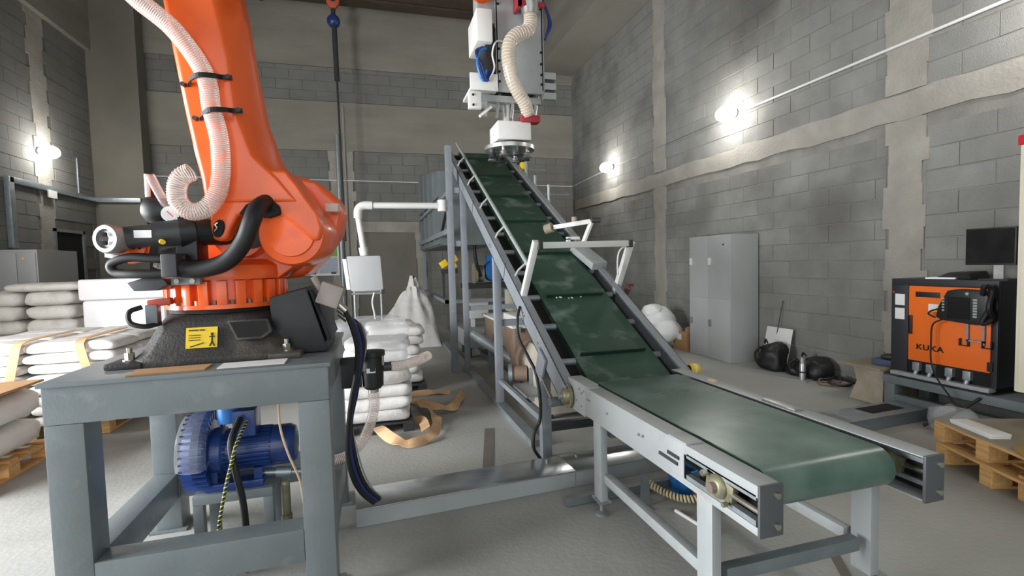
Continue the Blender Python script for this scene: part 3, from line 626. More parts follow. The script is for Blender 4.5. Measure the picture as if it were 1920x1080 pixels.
MB().cyl((-.53, 2.98, 0), (-.53, 2.98, .20), .03, n=16).cyl((-.53, 2.98, .2), (-.53, 2.98, .37), .025, n=16).ball((-.53, 2.98, .375), .026).build('riser', m_brass, pf)
MB().cyl((-.64, 3.02, .44), (-.44, 3.02, .42), .018, n=12).cyl((-.58, 3.02, .435), (-.50, 3.02, .427), .03, n=14).build('cross_pipe', m_galv, pf)
tag(MB().tube(spl([(-.72, 2.90, .80), (-.745, 2.80, .70), (-.72, 2.77, .545), (-.70, 2.78, .40), (-.694, 2.79, .23), (-.70, 2.80, .01)], 6), .017, 10).build('power_cable', m_rubber), 'black power cable dropping from the blue blower to the floor', 'cable')
gpts = [Vector(p) for p in ((-.69, 2.90, .78), (-.71, 2.75, .70), (-.735, 2.75, .61), (-.77, 2.75, .477), (-.813, 2.75, .26), (-.84, 2.78, .02))]
gc = thing('earth_cable', (-.84, 2.78, 0), 'yellow and dark striped earth cable hanging beside the blue blower', 'cable')
MB().tube(spl(gpts, 6), .008, 10).build('core', m_dark, gc)
coil(gpts, .006, .0038, .024, n=10).build('stripe', m_yg, gc)
tag(MB().tube(spl([(-.49, 2.70, .97), (-.491, 2.70, .80), (-.46, 2.70, .65), (-.41, 2.70, .50), (-.40, 2.72, .37)], 6), .006, 8).build('air_tube', m_tan), 'thin tan air tube hanging under the robot stand', 'tube')
# filter canister on the right side of the stand
fc = thing('air_filter', (-.02, 3.3, .8), 'black vacuum filter canister hung beside the robot stand', 'filter')
MB().lathe((-.03, 3.30, .82), (0, 0, 1), [(-.03, .02), (-.02, .05), (0, .066), (.10, .070), (.105, .075), (.19, .075), (.195, .082), (.225, .082), (.23, .05)], 32).build('canister', m_black, fc)
MB().box(-.225, -.10, 3.26, 3.34, .82, 1.01).build('mounting_bracket', m_black, fc, bevel=.006)
MB().obox((-.04, 3.229, .93), (1, 0, 0), (0, 1, 0), (0, 0, 1), .055, .004, .03).build('label', m_white_pl, fc)
MB().obox((.035, 3.236, .99), (1, .4, 0), (-.4, 1, 0), (0, 0, 1), .012, .012, .06).build('clip', m_bolt, fc)
MB().cyl((.04, 3.3, .935), (.09, 3.3, .935), .03, n=16).build('side_port', m_dark, fc)
MB().cyl((-.03, 3.3, .80), (-.03, 3.3, .775), .034, n=16).build('hose_clamp', m_bolt, fc)
p1 = [(-.03, 3.30, .79), (-.03, 3.30, .68), (-.06, 3.30, .56), (-.12, 3.29, .45), (-.21, 3.26, .385), (-.35, 3.22, .37)]
h = MB().tube(spl(p1, 8), .033, 16, caps=False).build('outlet_hose', m_hose, fc)
coil([Vector(p) for p in p1], .0333, .0016, .011).build('hose_spiral', m_hose_r, h)
p2 = [(.085, 3.3, .935), (.16, 3.33, .93), (.28, 3.42, .94), (.36, 3.6, .93)]
h = MB().tube(spl(p2, 8), .033, 16, caps=False).build('side_hose', m_hose, fc)
coil([Vector(p) for p in p2], .0333, .0016, .011).build('hose_spiral', m_hose_r, h)
# cables from the robot's connector box down to the floor channel
for k, (lab, mm, r_) in enumerate((('thick black robot cable looping down to the floor channel, frontmost', m_rubber, .014), ('dark blue robot cable looping down to the floor channel', m_blue_c, .011), ('thick black robot cable looping down to the floor channel, behind the blue one', m_rubber, .013), ('thin grey wire hanging loosely beside the robot cables', m_galv, .005))):
    dx, dy = .016*k, .06*k
    P = [(-.16 + dx*.5, 2.80 + dy, TZ+.22 - .03*k), (-.125 + dx, 2.84 + dy*.6, 1.26), (-.105 + dx, 2.88 + dy*.6, 1.14), (-.115 + dx*.6, 2.92 + dy*.5, 1.0), (-.15 + dx*.6, 2.94 + dy*.5, .83), (-.175 + dx*.3, 2.96 + dy*.5, .66), (-.185 + dx, 2.97 + dy*.4, .50), (-.165 + dx*1.2, 2.98 + dy*.4, .36), (-.12 + dx*1.2, 3.0 + dy*.3, .25), (-.05 + dx, 3.02 + dy*.3, .165)]
    tag(MB().tube(spl(P, 6), r_, 10).build('robot_cable', mm), lab, 'cable', 'cables from the robot to the channel' if k < 3 else None)
# ================================================================== FLOOR CABLE CHANNEL
cd = Vector((1, .05, 0)).normalized(); cn = Vector((-.05, 1, 0)).normalized()
def CH(l, w_, z): return Vector((-.16, 3.07, z)) + cd*l + cn*w_
ch = thing('floor_cable_channel', (-.16, 3.07, 0), 'low sheet-metal cable channel crossing the floor under the conveyor', 'cable channel')
for k, (a, b) in enumerate(((0, 1.48), (1.483, 2.98), (2.983, 4.2), (4.203, 5.35))):
    MB().obox(CH((a+b)/2, .14, .117), cd, cn, (0, 0, 1), b - a, .30, .006).build('cover_sheet', m_stain if k < 2 else m_galv, ch, bevel=.001)
    MB().obox(CH((a+b)/2, .003, .058), cd, cn, (0, 0, 1), b - a, .004, .112).build('front_side', m_steel_lt if k < 2 else m_steel, ch)
    MB().obox(CH((a+b)/2, .277, .058), cd, cn, (0, 0, 1), b - a, .004, .112).build('rear_side', m_steel_lt, ch)
for l in (.1, 1.36, 1.6): MB().cyl(CH(l, .24, .12), CH(l, .24, .132), .012, n=6).build('bolt', m_bolt, ch)
MB().obox(CH(4.75, .16, .122), cd, cn, (0, 0, 1), .42, .16, .004).build('open_slot', m_gap, ch)

# ================================================================== HORIZONTAL CONVEYOR
cv = thing('belt_conveyor', (1.75, 2.3, 0), 'flat green belt conveyor with light grey frame in the foreground', 'conveyor')
HX0, HX1, HY0, HY1, HZ = 1.30, 2.21, 1.42, 3.16, .77
def rail(x0, x1, outer):
    lip = MB().box(x0, x1, HY0, HY1, HZ - .006, HZ).box(x0, x1, HY0, HY1, HZ - .185, HZ - .179)
    xw = x0 if outer < 0 else x1 - .006
    lip.box(xw, xw + .006, 1.86, HY1, HZ - .18, HZ - .005)
    lip.box(xw, xw + .006, HY0, 1.86, HZ - .045, HZ - .005).box(xw, xw + .006, HY0, 1.86, HZ - .18, HZ - .155)
    return lip
MBn = rail(HX0, HX0 + .10, -1).build('side_rail', m_steel_lt, cv, bevel=.001)
MBf = rail(HX1 - .10, HX1, 1).build('side_rail', m_steel_lt, cv, bevel=.001)
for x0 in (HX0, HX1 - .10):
    e = MB().box(x0 - .002, x0 + .102, HY0 - .012, HY0, HZ - .19, HZ + .004).build('end_plate', M('shaded_plate_grey', (82, 85, 87), .5), cv, bevel=.002)  # shade on the end plates is put into the colour as darker grey
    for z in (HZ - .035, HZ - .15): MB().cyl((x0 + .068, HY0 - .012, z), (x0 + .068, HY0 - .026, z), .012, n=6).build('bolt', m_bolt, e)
for x0, sx in ((HX0, -1), (HX1, 1)):
    for dz in (.045, .14):
        MB().box(min(x0, x0 - sx*.03), max(x0, x0 - sx*.03), HY0 + .01, 1.84, HZ - dz - .012, HZ - dz + .008).build('slide_bar', m_galv, cv)
    c = Vector((x0, 1.63, HZ - .092))
    bk = MB().lathe(c - Vector((sx*.05, 0, 0)), (sx, 0, 0), [(0, .05), (.03, .052), (.06, .048), (.075, .032)], 24)
    bk.obox(c - Vector((sx*.015, 0, 0)), (1, 0, 0), (0, 1, .15), (0, -.15, 1), .03, .155, .08)
    bk = bk.build('take_up_bearing', m_brass, cv, bevel=.004)
    MB().cyl(c + Vector((sx*.02, 0, 0)), c + Vector((sx*.045, 0, 0)), .022, n=16).build('shaft_end', M('rusty_shaft', (150, 134, 124), .4, metal=.5), bk)
    MB().cyl(c + Vector((sx*.012, .06, .035)), c + Vector((sx*.035, .06, .035)), .013, n=6).build('bolt', m_bolt, bk)
    MB().cyl(c + Vector((sx*.012, -.065, -.04)), c + Vector((sx*.035, -.065, -.04)), .010, n=6).build('bolt', m_brass, bk)
    wx = x0 - sx*.09 if sx < 0 else x0 - .006
    MB().box(wx - .004, wx + .004, HY0, 1.86, HZ - .18, HZ - .006).build('dark_backing', m_gap, cv)  # black plate added behind the take-up opening, stands for the shade inside
    MB().cyl(c + Vector((-sx*.01, -.06, -.005)), Vector((x0 - sx*.01, HY0, c.z - .005)), .012, n=10).build('tension_screw', m_bolt, cv)
# belt loop
def loop(y0, y1, z, r, n=10):
    p = [(y1, z), (y0 + r, z)] + [(y0 + r - r*sin(pi*i/n), z - r + r*cos(pi*i/n)) for i in range(1, n)] + [(y0 + r, z - 2*r), (y1, z - 2*r)]
    p += [(y1 + r*sin(pi*i/n), z - r - r*cos(pi*i/n)) for i in range(1, n)]
    return p
BX0, BX1 = 1.435, 2.075
lp = loop(1.50, 3.02, .765, .085)
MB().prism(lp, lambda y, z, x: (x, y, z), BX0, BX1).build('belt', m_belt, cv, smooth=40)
MB().box(BX0 - .035, BX0 - .003, 1.6, 3.08, .70, .748).box(BX1 + .003, BX1 + .035, 1.6, 3.08, .70, .748).build('belt_gap', m_gap, cv)
MB().cyl((1.39, 1.63, HZ - .09), (2.12, 1.63, HZ - .09), .03, n=16).build('tail_shaft', m_dark, cv)
for (y, lx, nm) in ((2.70, HX0, 'n'), (1.67, HX0, 'n'), (2.70, HX1 - .09, 'f'), (1.67, HX1 - .09, 'f')):
    MB().box(lx + (.04 if lx > 1.5 else 0), lx + (.09 if lx > 1.5 else .045), y, y + .10, .10, HZ - .182).build('leg', m_steel_lt if lx < 1.5 else m_steel_lt, cv, bevel=.004)
    lx = lx + (.045 if lx > 1.5 else -.02)
    f = MB().box(lx + .005, lx + .085, y - .01, y + .11, .09, .10).cyl((lx + .045, y + .05, .02), (lx + .045, y + .05, .14), .012, n=10).lathe((lx + .045, y + .05, 0), (0, 0, 1), [(0, .042), (.012, .042), (.025, .018)], 18)
    f.build('levelling_foot', m_galv, cv)
MB().box(HX0 + .02, HX0 + .07, 1.79, 2.70, .22, .275).build('long_brace', m_steel_lt, cv, bevel=.003)
MB().box(HX1 - .07, HX1 - .02, 1.79, 2.70, .22, .275).build('long_brace', m_steel_lt, cv, bevel=.003)
MB().box(HX0 + .09, HX1 - .09, 1.69, 1.74, .22, .28).build('cross_brace', m_steel, cv, bevel=.003)
MB().box(HX0 + .09, HX1 - .09, 2.74, 2.79, .48, .54).build('cross_brace', m_steel, cv, bevel=.003)
MB().box(HX0 - .004, HX0 + .10, 2.92, 3.20, HZ - .20, HZ + .012).build('joint_plate', m_steel_lt, cv, bevel=.008)
for y, z in ((3.0, -.03), (2.96, -.05), (3.05, -.12), (2.97, -.14), (2.93, -.03), (2.85, -.07), (2.87, -.07), (2.60, -.08), (2.2, -.08), (2.24, -.085)): MB().cyl((HX0 - .004, y, HZ + z), (HX0 - .010, y, HZ + z), .007, n=8).build('rivet', m_galv, cv)
MB().box(HX0 - .001, HX0 + .075, 2.86, 3.0, HZ, HZ + .010).build('cover_strip', m_steel_lt, cv, bevel=.003)
MB().box(HX0 - .001, HX0 + .09, 1.84, 1.98, HZ, HZ + .008).build('cover_strip', m_steel_lt, cv, bevel=.003)
MB().box(HX0 - .006, HX0 - .001, 1.90, 2.05, HZ - .115, HZ - .10).box(HX0 - .006, HX0 - .001, 1.89, 1.98, HZ - .085, HZ - .07).build('slot', m_dark, cv)
MB().box(HX1 - .10, HX1 - .04, 2.05, 2.28, HZ, HZ + .014).build('cover_strip', m_alu, cv, bevel=.003)
MB().obox((HX1 - .06, 2.75, HZ + .006), (1, 0, 0), (0, 1, 0), (0, 0, 1), .03, .06, .012).build('clip', m_tan, cv)

# ================================================================== INCLINED CONVEYOR
SL = .5416; sa = math.atan(SL); I0 = Vector((0, 3.2, .70))
idir = Vector((0, cos(sa), sin(sa))); inor = Vector((0, -sin(sa), cos(sa)))
def IP(x, l, h): return Vector((x, 3.2, .72)) + idir*l + inor*h       # l along the belt, h above the belt
ic = thing('inclined_conveyor', (1.78, 5.0, 0), 'long green cleated belt conveyor sloping up under the gripper', 'conveyor')
LT = 5.75
IX0, IX1 = 1.465, 2.13
r_ = .07; n_ = 8
lp = [(LT, 0), (0, 0)] + [(-r_*sin(pi*i/n_), -r_ + r_*cos(pi*i/n_)) for i in range(1, n_)] + [(0, -2*r_), (LT, -2*r_)] + [(LT + r_*sin(pi*i/n_), -r_ - r_*cos(pi*i/n_)) for i in range(1, n_)]
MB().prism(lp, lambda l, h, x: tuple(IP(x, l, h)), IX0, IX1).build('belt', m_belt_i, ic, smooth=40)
for k in range(7):
    l = .30 + .848*k
    MB().obox(IP(1.79, l, .014), (1, 0, 0), idir, inor, .56, .012, .034).build('cleat', m_cleat, ic)
def chan(x0, x1, h0, h1, web):
    c = MB(); 
    c.prism([(x0, h0), (x1, h0), (x1, h0 + .008), (x0, h0 + .008)], lambda x, h, l: tuple(IP(x, l, h)), -.05, LT + .1)
    c.prism([(x0, h1 - .008), (x1, h1 - .008), (x1, h1), (x0, h1)], lambda x, h, l: tuple(IP(x, l, h)), -.05, LT + .1)
    xw = x0 if web < 0 else x1 - .008
    c.prism([(xw, h0), (xw + .008, h0), (xw + .008, h1), (xw, h1)], lambda x, h, l: tuple(IP(x, l, h)), -.05, LT + .1)
    return c
chan(1.255, 1.325, -.13, .04, -1).build('side_rail', m_rail, ic)
chan(2.20, 2.27, -.13, .055, 1).build('side_rail', m_rail, ic)
for x0, x1 in ((1.33, 1.462), (2.132, 2.20)):
    MB().prism([(x0, -.06), (x1, -.06), (x1, -.05), (x0, -.05)], lambda x, h, l: tuple(IP(x, l, h)), -.02, LT).build('skirt', m_gap, ic)
for k in range(12):
    l = .28 + .46*k
    MB().cyl(IP(1.33, l, -.032), IP(1.463, l, -.032), .028, n=12).build('idler_end', m_galv, ic)
    MB().cyl(IP(2.133, l, -.032), IP(2.20, l, -.032), .026, n=12).build('idler_end', m_galv, ic)
# guard tube on short posts along the upper run
MB().tube([IP(1.40, 1.35, .18), IP(1.40, LT - .1, .18)], .02, 10).build('guard_tube', m_steel_lt, ic)
for l in (1.5, 2.35, 3.2, 4.05, 4.9): MB().tube([IP(1.30, l, .02), IP(1.33, l, .10), IP(1.40, l, .18)], .012, 8).build('guard_post', m_steel_lt, ic)
MB().prism([(2.20, .055), (2.27, .055), (2.27, .063), (2.20, .063)], lambda x, h, l: tuple(IP(x, l, h)), 1.9, LT).build('top_strip', m_steel_lt, ic)
for l in (1.7, 3.4, 5.0): MB().obox(IP(1.254, l, -.03), (1, 0, 0), idir, inor, .006, .006, .20).build('rail_seam', m_dark, ic)
for l in (.5, .56, .95, 1.0, 2.3, 2.36, 4.1): MB().cyl(IP(1.255, l, -.05), IP(1.246, l, -.05), .010, n=8).build('bolt', m_bolt, ic)
def zrail(y): return .72 + SL*(y - 3.2) - .13/cos(sa)
for y, b_ in ((3.66, .24), (5.16, .20), (7.08, .20)):
    for x in (1.255, 2.19):
        MB().box(x, x + .08, y, y + .08, 0, zrail(y) + .03).build('leg', m_rail, ic, bevel=.004)
        MB().box(x - .02, x + .10, y - .02, y + .10, 0, .008).build('base_plate', m_rail, ic)
    MB().box(1.335, 2.19, y + .015, y + .065, .22 if y < 4 else .9, (.22 if y < 4 else .9) + .07).build('cross_brace', m_dark if y < 4 else m_rail, ic)
MB().bar((1.295, 3.74, .30), (1.295, 5.16, .30), .04, .05).build('long_brace', m_rail, ic)
hm = MB().lathe((2.28, 8.0, 3.33), (1, 0, 0), [(0, .07), (.04, .09), (.26, .09), (.28, .05)], 22).build('head_motor', m_dark, ic)
MB().obox((2.34, 7.45, 3.10), (1, 0, 0), (0, 1, 0), (0, 0, 1), .10, .10, .12).build('yellow_switch', m_yellow, ic, bevel=.01)
for y, z0, z1 in ((7.2, 2.82, 3.20), (6.78, 2.60, 2.84), (6.22, 2.36, 2.62)):
    MB().cyl((2.30, y, z0), (2.30, y, z1), .02, n=10).build('guide_rod', m_galv, ic)
for y, z in ((7.2, 3.0), (6.3, 2.50)): MB().cyl((2.28, y, z), (2.62, y, z), .012, n=8).build('guide_pin', m_galv, ic)
# take-up plate, bolt and bearing at the lower end
MB().obox((1.24, 3.62, .78), (1, 0, 0), idir, inor, .02, .16, .22).build('tension_plate', m_rail, ic, bevel=.006)
MB().cyl((1.235, 3.60, .70), (1.235, 3.36, .575), .012, n=10).build('tension_bolt', m_bolt, ic)
MB().cyl((1.215, 3.36, .56), (1.36, 3.36, .56), .035, n=14).build('pivot_bar', m_steel, ic)
bb = MB().lathe((1.30, 3.17, .655), (-1, 0, 0), [(0, .06), (.03, .062), (.05, .055), (.065, .035)], 24).build('end_bearing', m_brass, ic)
MB().cyl((1.235, 3.17, .655), (1.215, 3.17, .655), .022, n=14).build('shaft_end', m_galv, bb)
MB().lathe((1.285, 3.17, .655), (-1, 0, 0), [(0, .09), (.012, .09), (.012, .065)], 30).build('sprocket', m_brass, ic)
tag(MB().tube(spl([(1.245, 4.17, 1.20), (1.20, 4.10, 1.10), (1.19, 4.05, .95), (1.215, 3.85, .80), (1.23, 3.72, .70), (1.24, 3.66, .50), (1.235, 3.66, .33), (1.18, 3.64, .24), (1.17, 3.63, .12), (1.23, 3.63, .02)], 6), .013, 8).build('sensor_cable', m_rubber), 'black sensor cable hanging down the side of the sloping conveyor', 'cable')
# white portal frame over the belt
pf = thing('portal_frame', (1.78, 4.2, 1.25), 'white square-tube portal frame standing over the sloping green belt', 'frame')
q = MB()
def ipost(x, l0, h0, h1): return IP(x, l0, h0), IP(x, l0, h1)
a, b = Vector((1.29, 4.22, 1.27)), Vector((1.33, 3.93, 1.77))
MB().bar(a, b, .052, .052, upv=(1, 0, 0)).build('post', m_white, pf, bevel=.003)
c_, d_ = Vector((2.275, 4.34, 1.27)), Vector((2.32, 4.10, 1.765))
MB().bar(c_, d_, .055, .055, upv=(1, 0, 0)).build('post', m_white, pf, bevel=.003)
MB().bar(Vector((1.385, 3.95, 1.735)), Vector((2.28, 4.10, 1.745)), .052, .055).build('crossbar', m_white, pf, bevel=.003)
for p in (Vector((1.36, 3.94, 1.735)), Vector((2.30, 4.10, 1.745))): MB().obox(p, (1, .15, 0), (-.15, 1, 0), (0, 0, 1), .04, .07, .07).build('corner_joint', m_dark, pf, bevel=.006)
for p in (a, c_): MB().obox(p + Vector((0, .01, -.03)), (1, 0, 0), idir, inor, .05, .07, .05).build('foot_clamp', m_dark, pf, bevel=.006)
MB().tube(spl([(2.30, 4.11, 1.73), (2.22, 4.12, 1.69), (2.20, 4.14, 1.60), (2.23, 4.2, 1.45)], 6), .008, 6).build('loose_wire', m_white_pl, pf)
# sensor arm beside the belt
sb = thing('roller_sensor', (2.25, 4.9, 1.6), 'white jointed sensor lever with roller beside the sloping green belt', 'sensor')
MB().bar((2.235, 5.02, 1.76), (2.30, 4.90, 2.02), .06, .03, upv=(1, 0, 0)).build('upright', m_white, sb, bevel=.004)
MB().bar((2.29, 4.91, 2.02), (1.93, 5.10, 1.97), .035, .05).build('lever', m_white, sb, bevel=.006)
MB().cyl((2.28, 4.86, 2.025), (2.37, 4.84, 2.025), .028, n=14).build('pivot', m_dark, sb)
MB().cyl((1.86, 5.16, 1.95), (1.92, 5.10, 1.97), .055, n=18).build('roller', m_ply, sb)
MB().bar((2.16, 4.98, 1.74), (2.215, 4.55, 1.535), .17, .075, upv=inor).build('sensor_box', m_steel_lt, sb, bevel=.004)
MB().bar((2.27, 4.98, 1.68), (2.30, 4.45, 1.39), .05, .045, upv=inor).build('mount_rail', m_steel, sb, bevel=.003)
MB().box(2.06, 2.20, 5.0, 5.06, 1.83, 1.86).box(2.06, 2.09, 5.0, 5.06, 1.76, 1.84).build('small_bracket', m_white, sb)
MB().cyl((2.16, 5.05, 2.0), (2.16, 5.05, 2.08), .03, n=12).build('sensor_knob', m_ply, sb)
tag(MB().bar((2.30, 4.28, 1.18), (2.36, 4.22, 1.33), .03, .05).obox((2.365, 4.215, 1.35), (1, 0, 0), (0, 1, 0), (0, 0, 1), .06, .05, .03).build('guard_latch', M('brown_latch', (96, 52, 46), .5)), 'dark red latch on the far rail of the sloping conveyor', 'latch')
for k in range(14):
    x, y = random.uniform(1.58, 1.88), random.uniform(4.17, 4.22)
    pp = IP(x, (y - 3.2)/cos(sa), .0 + .004); 
    if k == 0: crumb = MB()
    crumb.ball(pp, random.uniform(.004, .011), None, .006, 6, 4)
tag(crumb.build('powder_crumbs', m_white_pl), 'white powder crumbs lying on the sloping green belt', 'powder', kind='stuff')

# ================================================================== HOPPER AND BAG-SLITTING MACHINE BEHIND
hp_ = thing('hopper_machine', (2, 9.5, 0), 'tall grey hopper machine on legs behind the sloping conveyor', 'machine')
MB().loft([[(1.15, 8.42, 1.92), (2.3, 8.42, 1.92), (2.3, 12.0, 1.92), (1.15, 12.0, 1.92)], [(1.15, 8.42, 3.18), (2.3, 8.42, 3.18), (2.3, 12.0, 3.72), (1.15, 12.0, 3.72)]]).build('hopper_body', m_steel, hp_, smooth=0)
for y in (8.44, 9.3, 10.15, 11.0, 11.9): MB().box(1.12, 1.15, y, y + .07, 1.95, 3.16 + .15*(y - 8.42)).build('stiffener', m_steel, hp_)
for z in (1.94, 2.75): MB().box(1.11, 1.15, 8.42, 12.0, z, z + .07).build('stiffener', m_steel, hp_)
for x, y in ((1.06, 7.1), (1.16, 12.0), (2.45, 8.45), (2.2, 12.0)):
    MB().box(x, x + .09, y, y + .09, 0, 3.3 if y < 8 else 1.95).build('leg', m_rail, hp_, bevel=.004)
MB().box(1.09, 1.15, 7.19, 12.0, 2.05, 2.13).build('side_beam', m_rail, hp_)
MB().box(1.09, 1.15, 7.19, 12.0, 2.62, 2.68).build('side_beam', m_rail, hp_)
MB().box(1.15, 1.25, 7.12, 7.18, 1.85, 1.93).build('cross_beam', m_rail, hp_)
MB().box(1.15, 1.25, 7.12, 7.18, 2.62, 2.70).build('cross_beam', m_rail, hp_)
MB().bar((1.13, 7.3, 2.6), (1.13, 8.3, 2.1), .04, .04).build('diagonal_brace', m_dark, hp_)
MB().box(1.16, 2.6, 8.3, 8.36, .92, .98).box(1.16, 1.25, 8.3, 12.0, .92, .98).build('cross_beam', m_rail, hp_)
MB().box(1.25, 1.35, 3.95, 12.3, .0, .06).build('floor_rail', m_galv, hp_)
MB().box(1.75, 1.83, 5.6, 12.3, .0, .06).build('floor_rail', m_galv, hp_)
mt = thing('gear_motor', (2.1, 9.0, 1.2), 'bright blue gear motor inside the machine frame behind the conveyor', 'motor')
MB().lathe((2.2, 8.75, 1.44), (0, 1, 0), [(0, .05), (.0, .17), (.06, .20), (.40, .20), (.42, .12)], 28).build('motor_body', m_blue_b, mt)
MB().box(2.05, 2.25, 8.9, 9.12, 1.62, 1.74).build('terminal_box', m_blue_b, mt, bevel=.01)
MB().cyl((1.85, 9.0, 1.40), (1.98, 9.0, 1.40), .16, n=24).cyl((1.80, 9.0, 1.40), (1.85, 9.0, 1.40), .2, n=26).build('pulley', m_ply, mt)
MB().box(1.6, 2.5, 8.8, 9.3, 1.13, 1.22).build('motor_shelf', m_dark, mt)
MB().box(1.68, 1.74, 9.0, 9.06, 0, 1.13).box(2.4, 2.46, 9.0, 9.06, 0, 1.13).build('shelf_leg', m_rail, mt)
tag(MB().tube(spl([(1.9, 8.85, 1.35), (1.82, 8.8, 1.6), (1.80, 8.8, 1.95), (1.95, 8.8, 2.08), (2.3, 8.8, 2.1)], 6), .03, 8).build('motor_cable', m_rubber), 'black cable arching above the bright blue gear motor', 'cable')
yv = thing('valve_cluster', (1.3, 9.0, 1.3), 'cluster of yellow valve boxes on the machine frame', 'valve')
for k, (x, z) in enumerate(((1.24, 1.60), (1.42, 1.68), (1.40, 1.56))): MB().obox((x, 8.95, z), (1, 0, .6), (0, 1, 0), (-.6, 0, 1), .14, .10, .12).build('valve_box', m_yellow, yv, bevel=.01)
MB().box(1.2, 1.5, 8.98, 9.05, 1.42, 1.50).build('valve_rail', m_dark, yv)
MB().box(1.36, 1.44, 8.96, 9.0, 1.15, 1.42).build('white_gauge_plate', m_white_pl, yv)
MB().box(1.22, 1.26, 9.0, 9.05, .98, 1.45).build('valve_post', m_dark, yv)
wb_ = thing('white_machine_box', (1.8, 8.2, 0), 'white enamel machine box under the bright blue motor', 'box')
MB().box(1.62, 1.95, 8.5, 8.8, .62, .96).build('upper_box', m_white, wb_, bevel=.01)
MB().box(1.66, 1.72, 8.6, 8.7, .45, .62).build('spout', m_white, wb_)
MB().box(1.45, 2.1, 8.0, 8.9, .18, .46).build('lower_box', m_steel_lt, wb_, bevel=.01)
MB().box(1.5, 1.55, 8.1, 8.2, 0, .18).box(2.0, 2.05, 8.1, 8.2, 0, .18).box(1.5, 1.55, 8.7, 8.8, 0, .18).box(2.0, 2.05, 8.7, 8.8, 0, .18).build('foot', m_dark, wb_)
w2 = thing('white_control_box', (2.5, 8.0, 0), 'cream control box on dark rails behind the conveyor legs', 'box')
MB().box(2.15, 2.75, 7.6, 8.1, .78, 1.14).build('box_body', m_cream, w2, bevel=.01)
MB().box(2.15, 2.75, 7.6, 8.1, .42, .74).build('drawer', m_white, w2, bevel=.01)
MB().box(2.1, 2.8, 7.62, 8.1, .36, .42).build('shelf_rail', m_dark, w2)
for x in (2.1, 2.74):
    for y in (7.62, 8.04): MB().box(x, x + .06, y, y + .06, 0, .36).build('leg', m_dark, w2)
# screw conveyor trough: dusty brown box with white lid
sc = thing('screw_conveyor', (1.9, 5.9, 0), 'dusty brown screw trough with white lid under the sloping conveyor', 'screw conveyor')
MB().box(1.60, 2.15, 5.62, 7.3, .42, .80).build('trough', m_screw, sc, bevel=.02)
MB().cyl((1.87, 5.5, .42), (1.87, 7.4, .42), .27, n=28).build('trough_bottom', m_screw, sc)
MB().box(1.57, 2.18, 5.60, 7.32, .80, .83).build('lid', m_white, sc, bevel=.004)
MB().box(1.70, 2.05, 5.9, 6.5, .83, .91).build('lid_hatch', m_white, sc, bevel=.01)
for x in (1.66, 1.84, 2.03): MB().obox((x, 5.60, .79), (1, 0, 0), (0, 1, 0), (0, 0, 1), .025, .03, .07).build('lid_clip', m_galv, sc)
for y in (5.7, 7.1): MB().box(1.62, 1.68, y, y + .06, 0, .3).box(2.06, 2.12, y, y + .06, 0, .3).build('stand_leg', m_galv, sc)
MB().cyl((1.30, 6.6, .62), (1.75, 5.7, .30), .07, n=14).build('discharge_pipe', m_galv, sc)
dc = thing('discharge_cabinet', (1.75, 4.95, 0), 'dented beige steel housing at the end of the dusty screw trough', 'housing')
MB().loft([[(1.62, 4.55, .06), (2.1, 4.55, .06), (2.1, 5.35, .06), (1.62, 5.35, .06)], [(1.60, 4.55, .50), (2.1, 4.55, .50), (2.1, 5.35, .50), (1.60, 5.35, .50)], [(1.68, 4.60, .68), (2.05, 4.60, .68), (2.05, 5.3, .68), (1.68, 5.3, .68)]]).build('housing_body', M('beige_dusty_steel', (172, 164, 150), .6, var=.12), dc, bevel=.01)
MB().cyl((1.60, 5.15, .36), (1.44, 5.2, .36), .09, n=20).build('shaft_seal', m_screw, dc)
MB().cyl((1.44, 5.2, .36), (1.40, 5.21, .36), .11, n=20).build('flange', m_galv, dc)
MB().box(1.58, 1.62, 4.62, 4.70, .10, .45).box(1.58, 1.62, 4.95, 5.02, .10, .45).build('rib', m_galv, dc)
MB().box(1.42, 1.62, 4.60, 5.1, .24, .27).build('side_shelf', m_steel_lt, dc)
for y in (4.6, 5.25): MB().box(1.64, 1.70, y, y + .06, 0, .06).box(2.02, 2.08, y, y + .06, 0, .06).build('foot', m_dark, dc)

# pendant operator box on a white swing pipe
pb = thing('pendant_control_box', (-.1, 7.1, 1.2), 'pale grey operator box hanging on a bent white pipe', 'control box')
MB().tube([(1.06, 7.14, 2.44), (.0, 7.14, 2.44)], .045, 14).build('swing_pipe', m_white, pb)
MB().tube(spl([(.02, 7.14, 2.44), (-.10, 7.14, 2.435), (-.165, 7.14, 2.38), (-.175, 7.14, 2.26)], 5), .058, 14).build('elbow', m_white, pb)
MB().tube([(-.175, 7.14, 2.30), (-.12, 7.14, 1.84)], .042, 14).cyl((-.125, 7.14, 1.86), (-.11, 7.14, 1.74), .06, n=16).build('drop_pipe', m_white, pb)
MB().cyl((1.0, 7.14, 2.36), (1.0, 7.14, 2.52), .07, n=16).build('swivel', m_white, pb)
MB().loft([[(-.30, y, 1.25), (.13, y, 1.25), (.105, y, 1.74), (-.345, y, 1.74)] for y in (7.02, 7.24)]).build('box_body', m_locker, pb, bevel=.025)
MB().loft([[(-.36, y, 1.28), (-.31, y, 1.28), (-.35, y, 1.70), (-.40, y, 1.70)] for y in (7.05, 7.2)]).build('side_strip', m_white_pl, pb)
MB().cyl((-.30, 7.04, 1.22), (.10, 7.04, 1.22), .016, n=10).build('handle_bar', m_alu, pb)
MB().cyl((.10, 7.03, 1.24), (.14, 7.03, 1.24), .03, n=12).build('handle_end', m_dark, pb)
MB().tube(spl([(.0, 7.02, 1.23), (-.03, 7.0, 1.1), (-.01, 7.0, .95), (.0, 7.0, .86)], 5), .012, 6).build('white_tie', m_white_pl, pb)
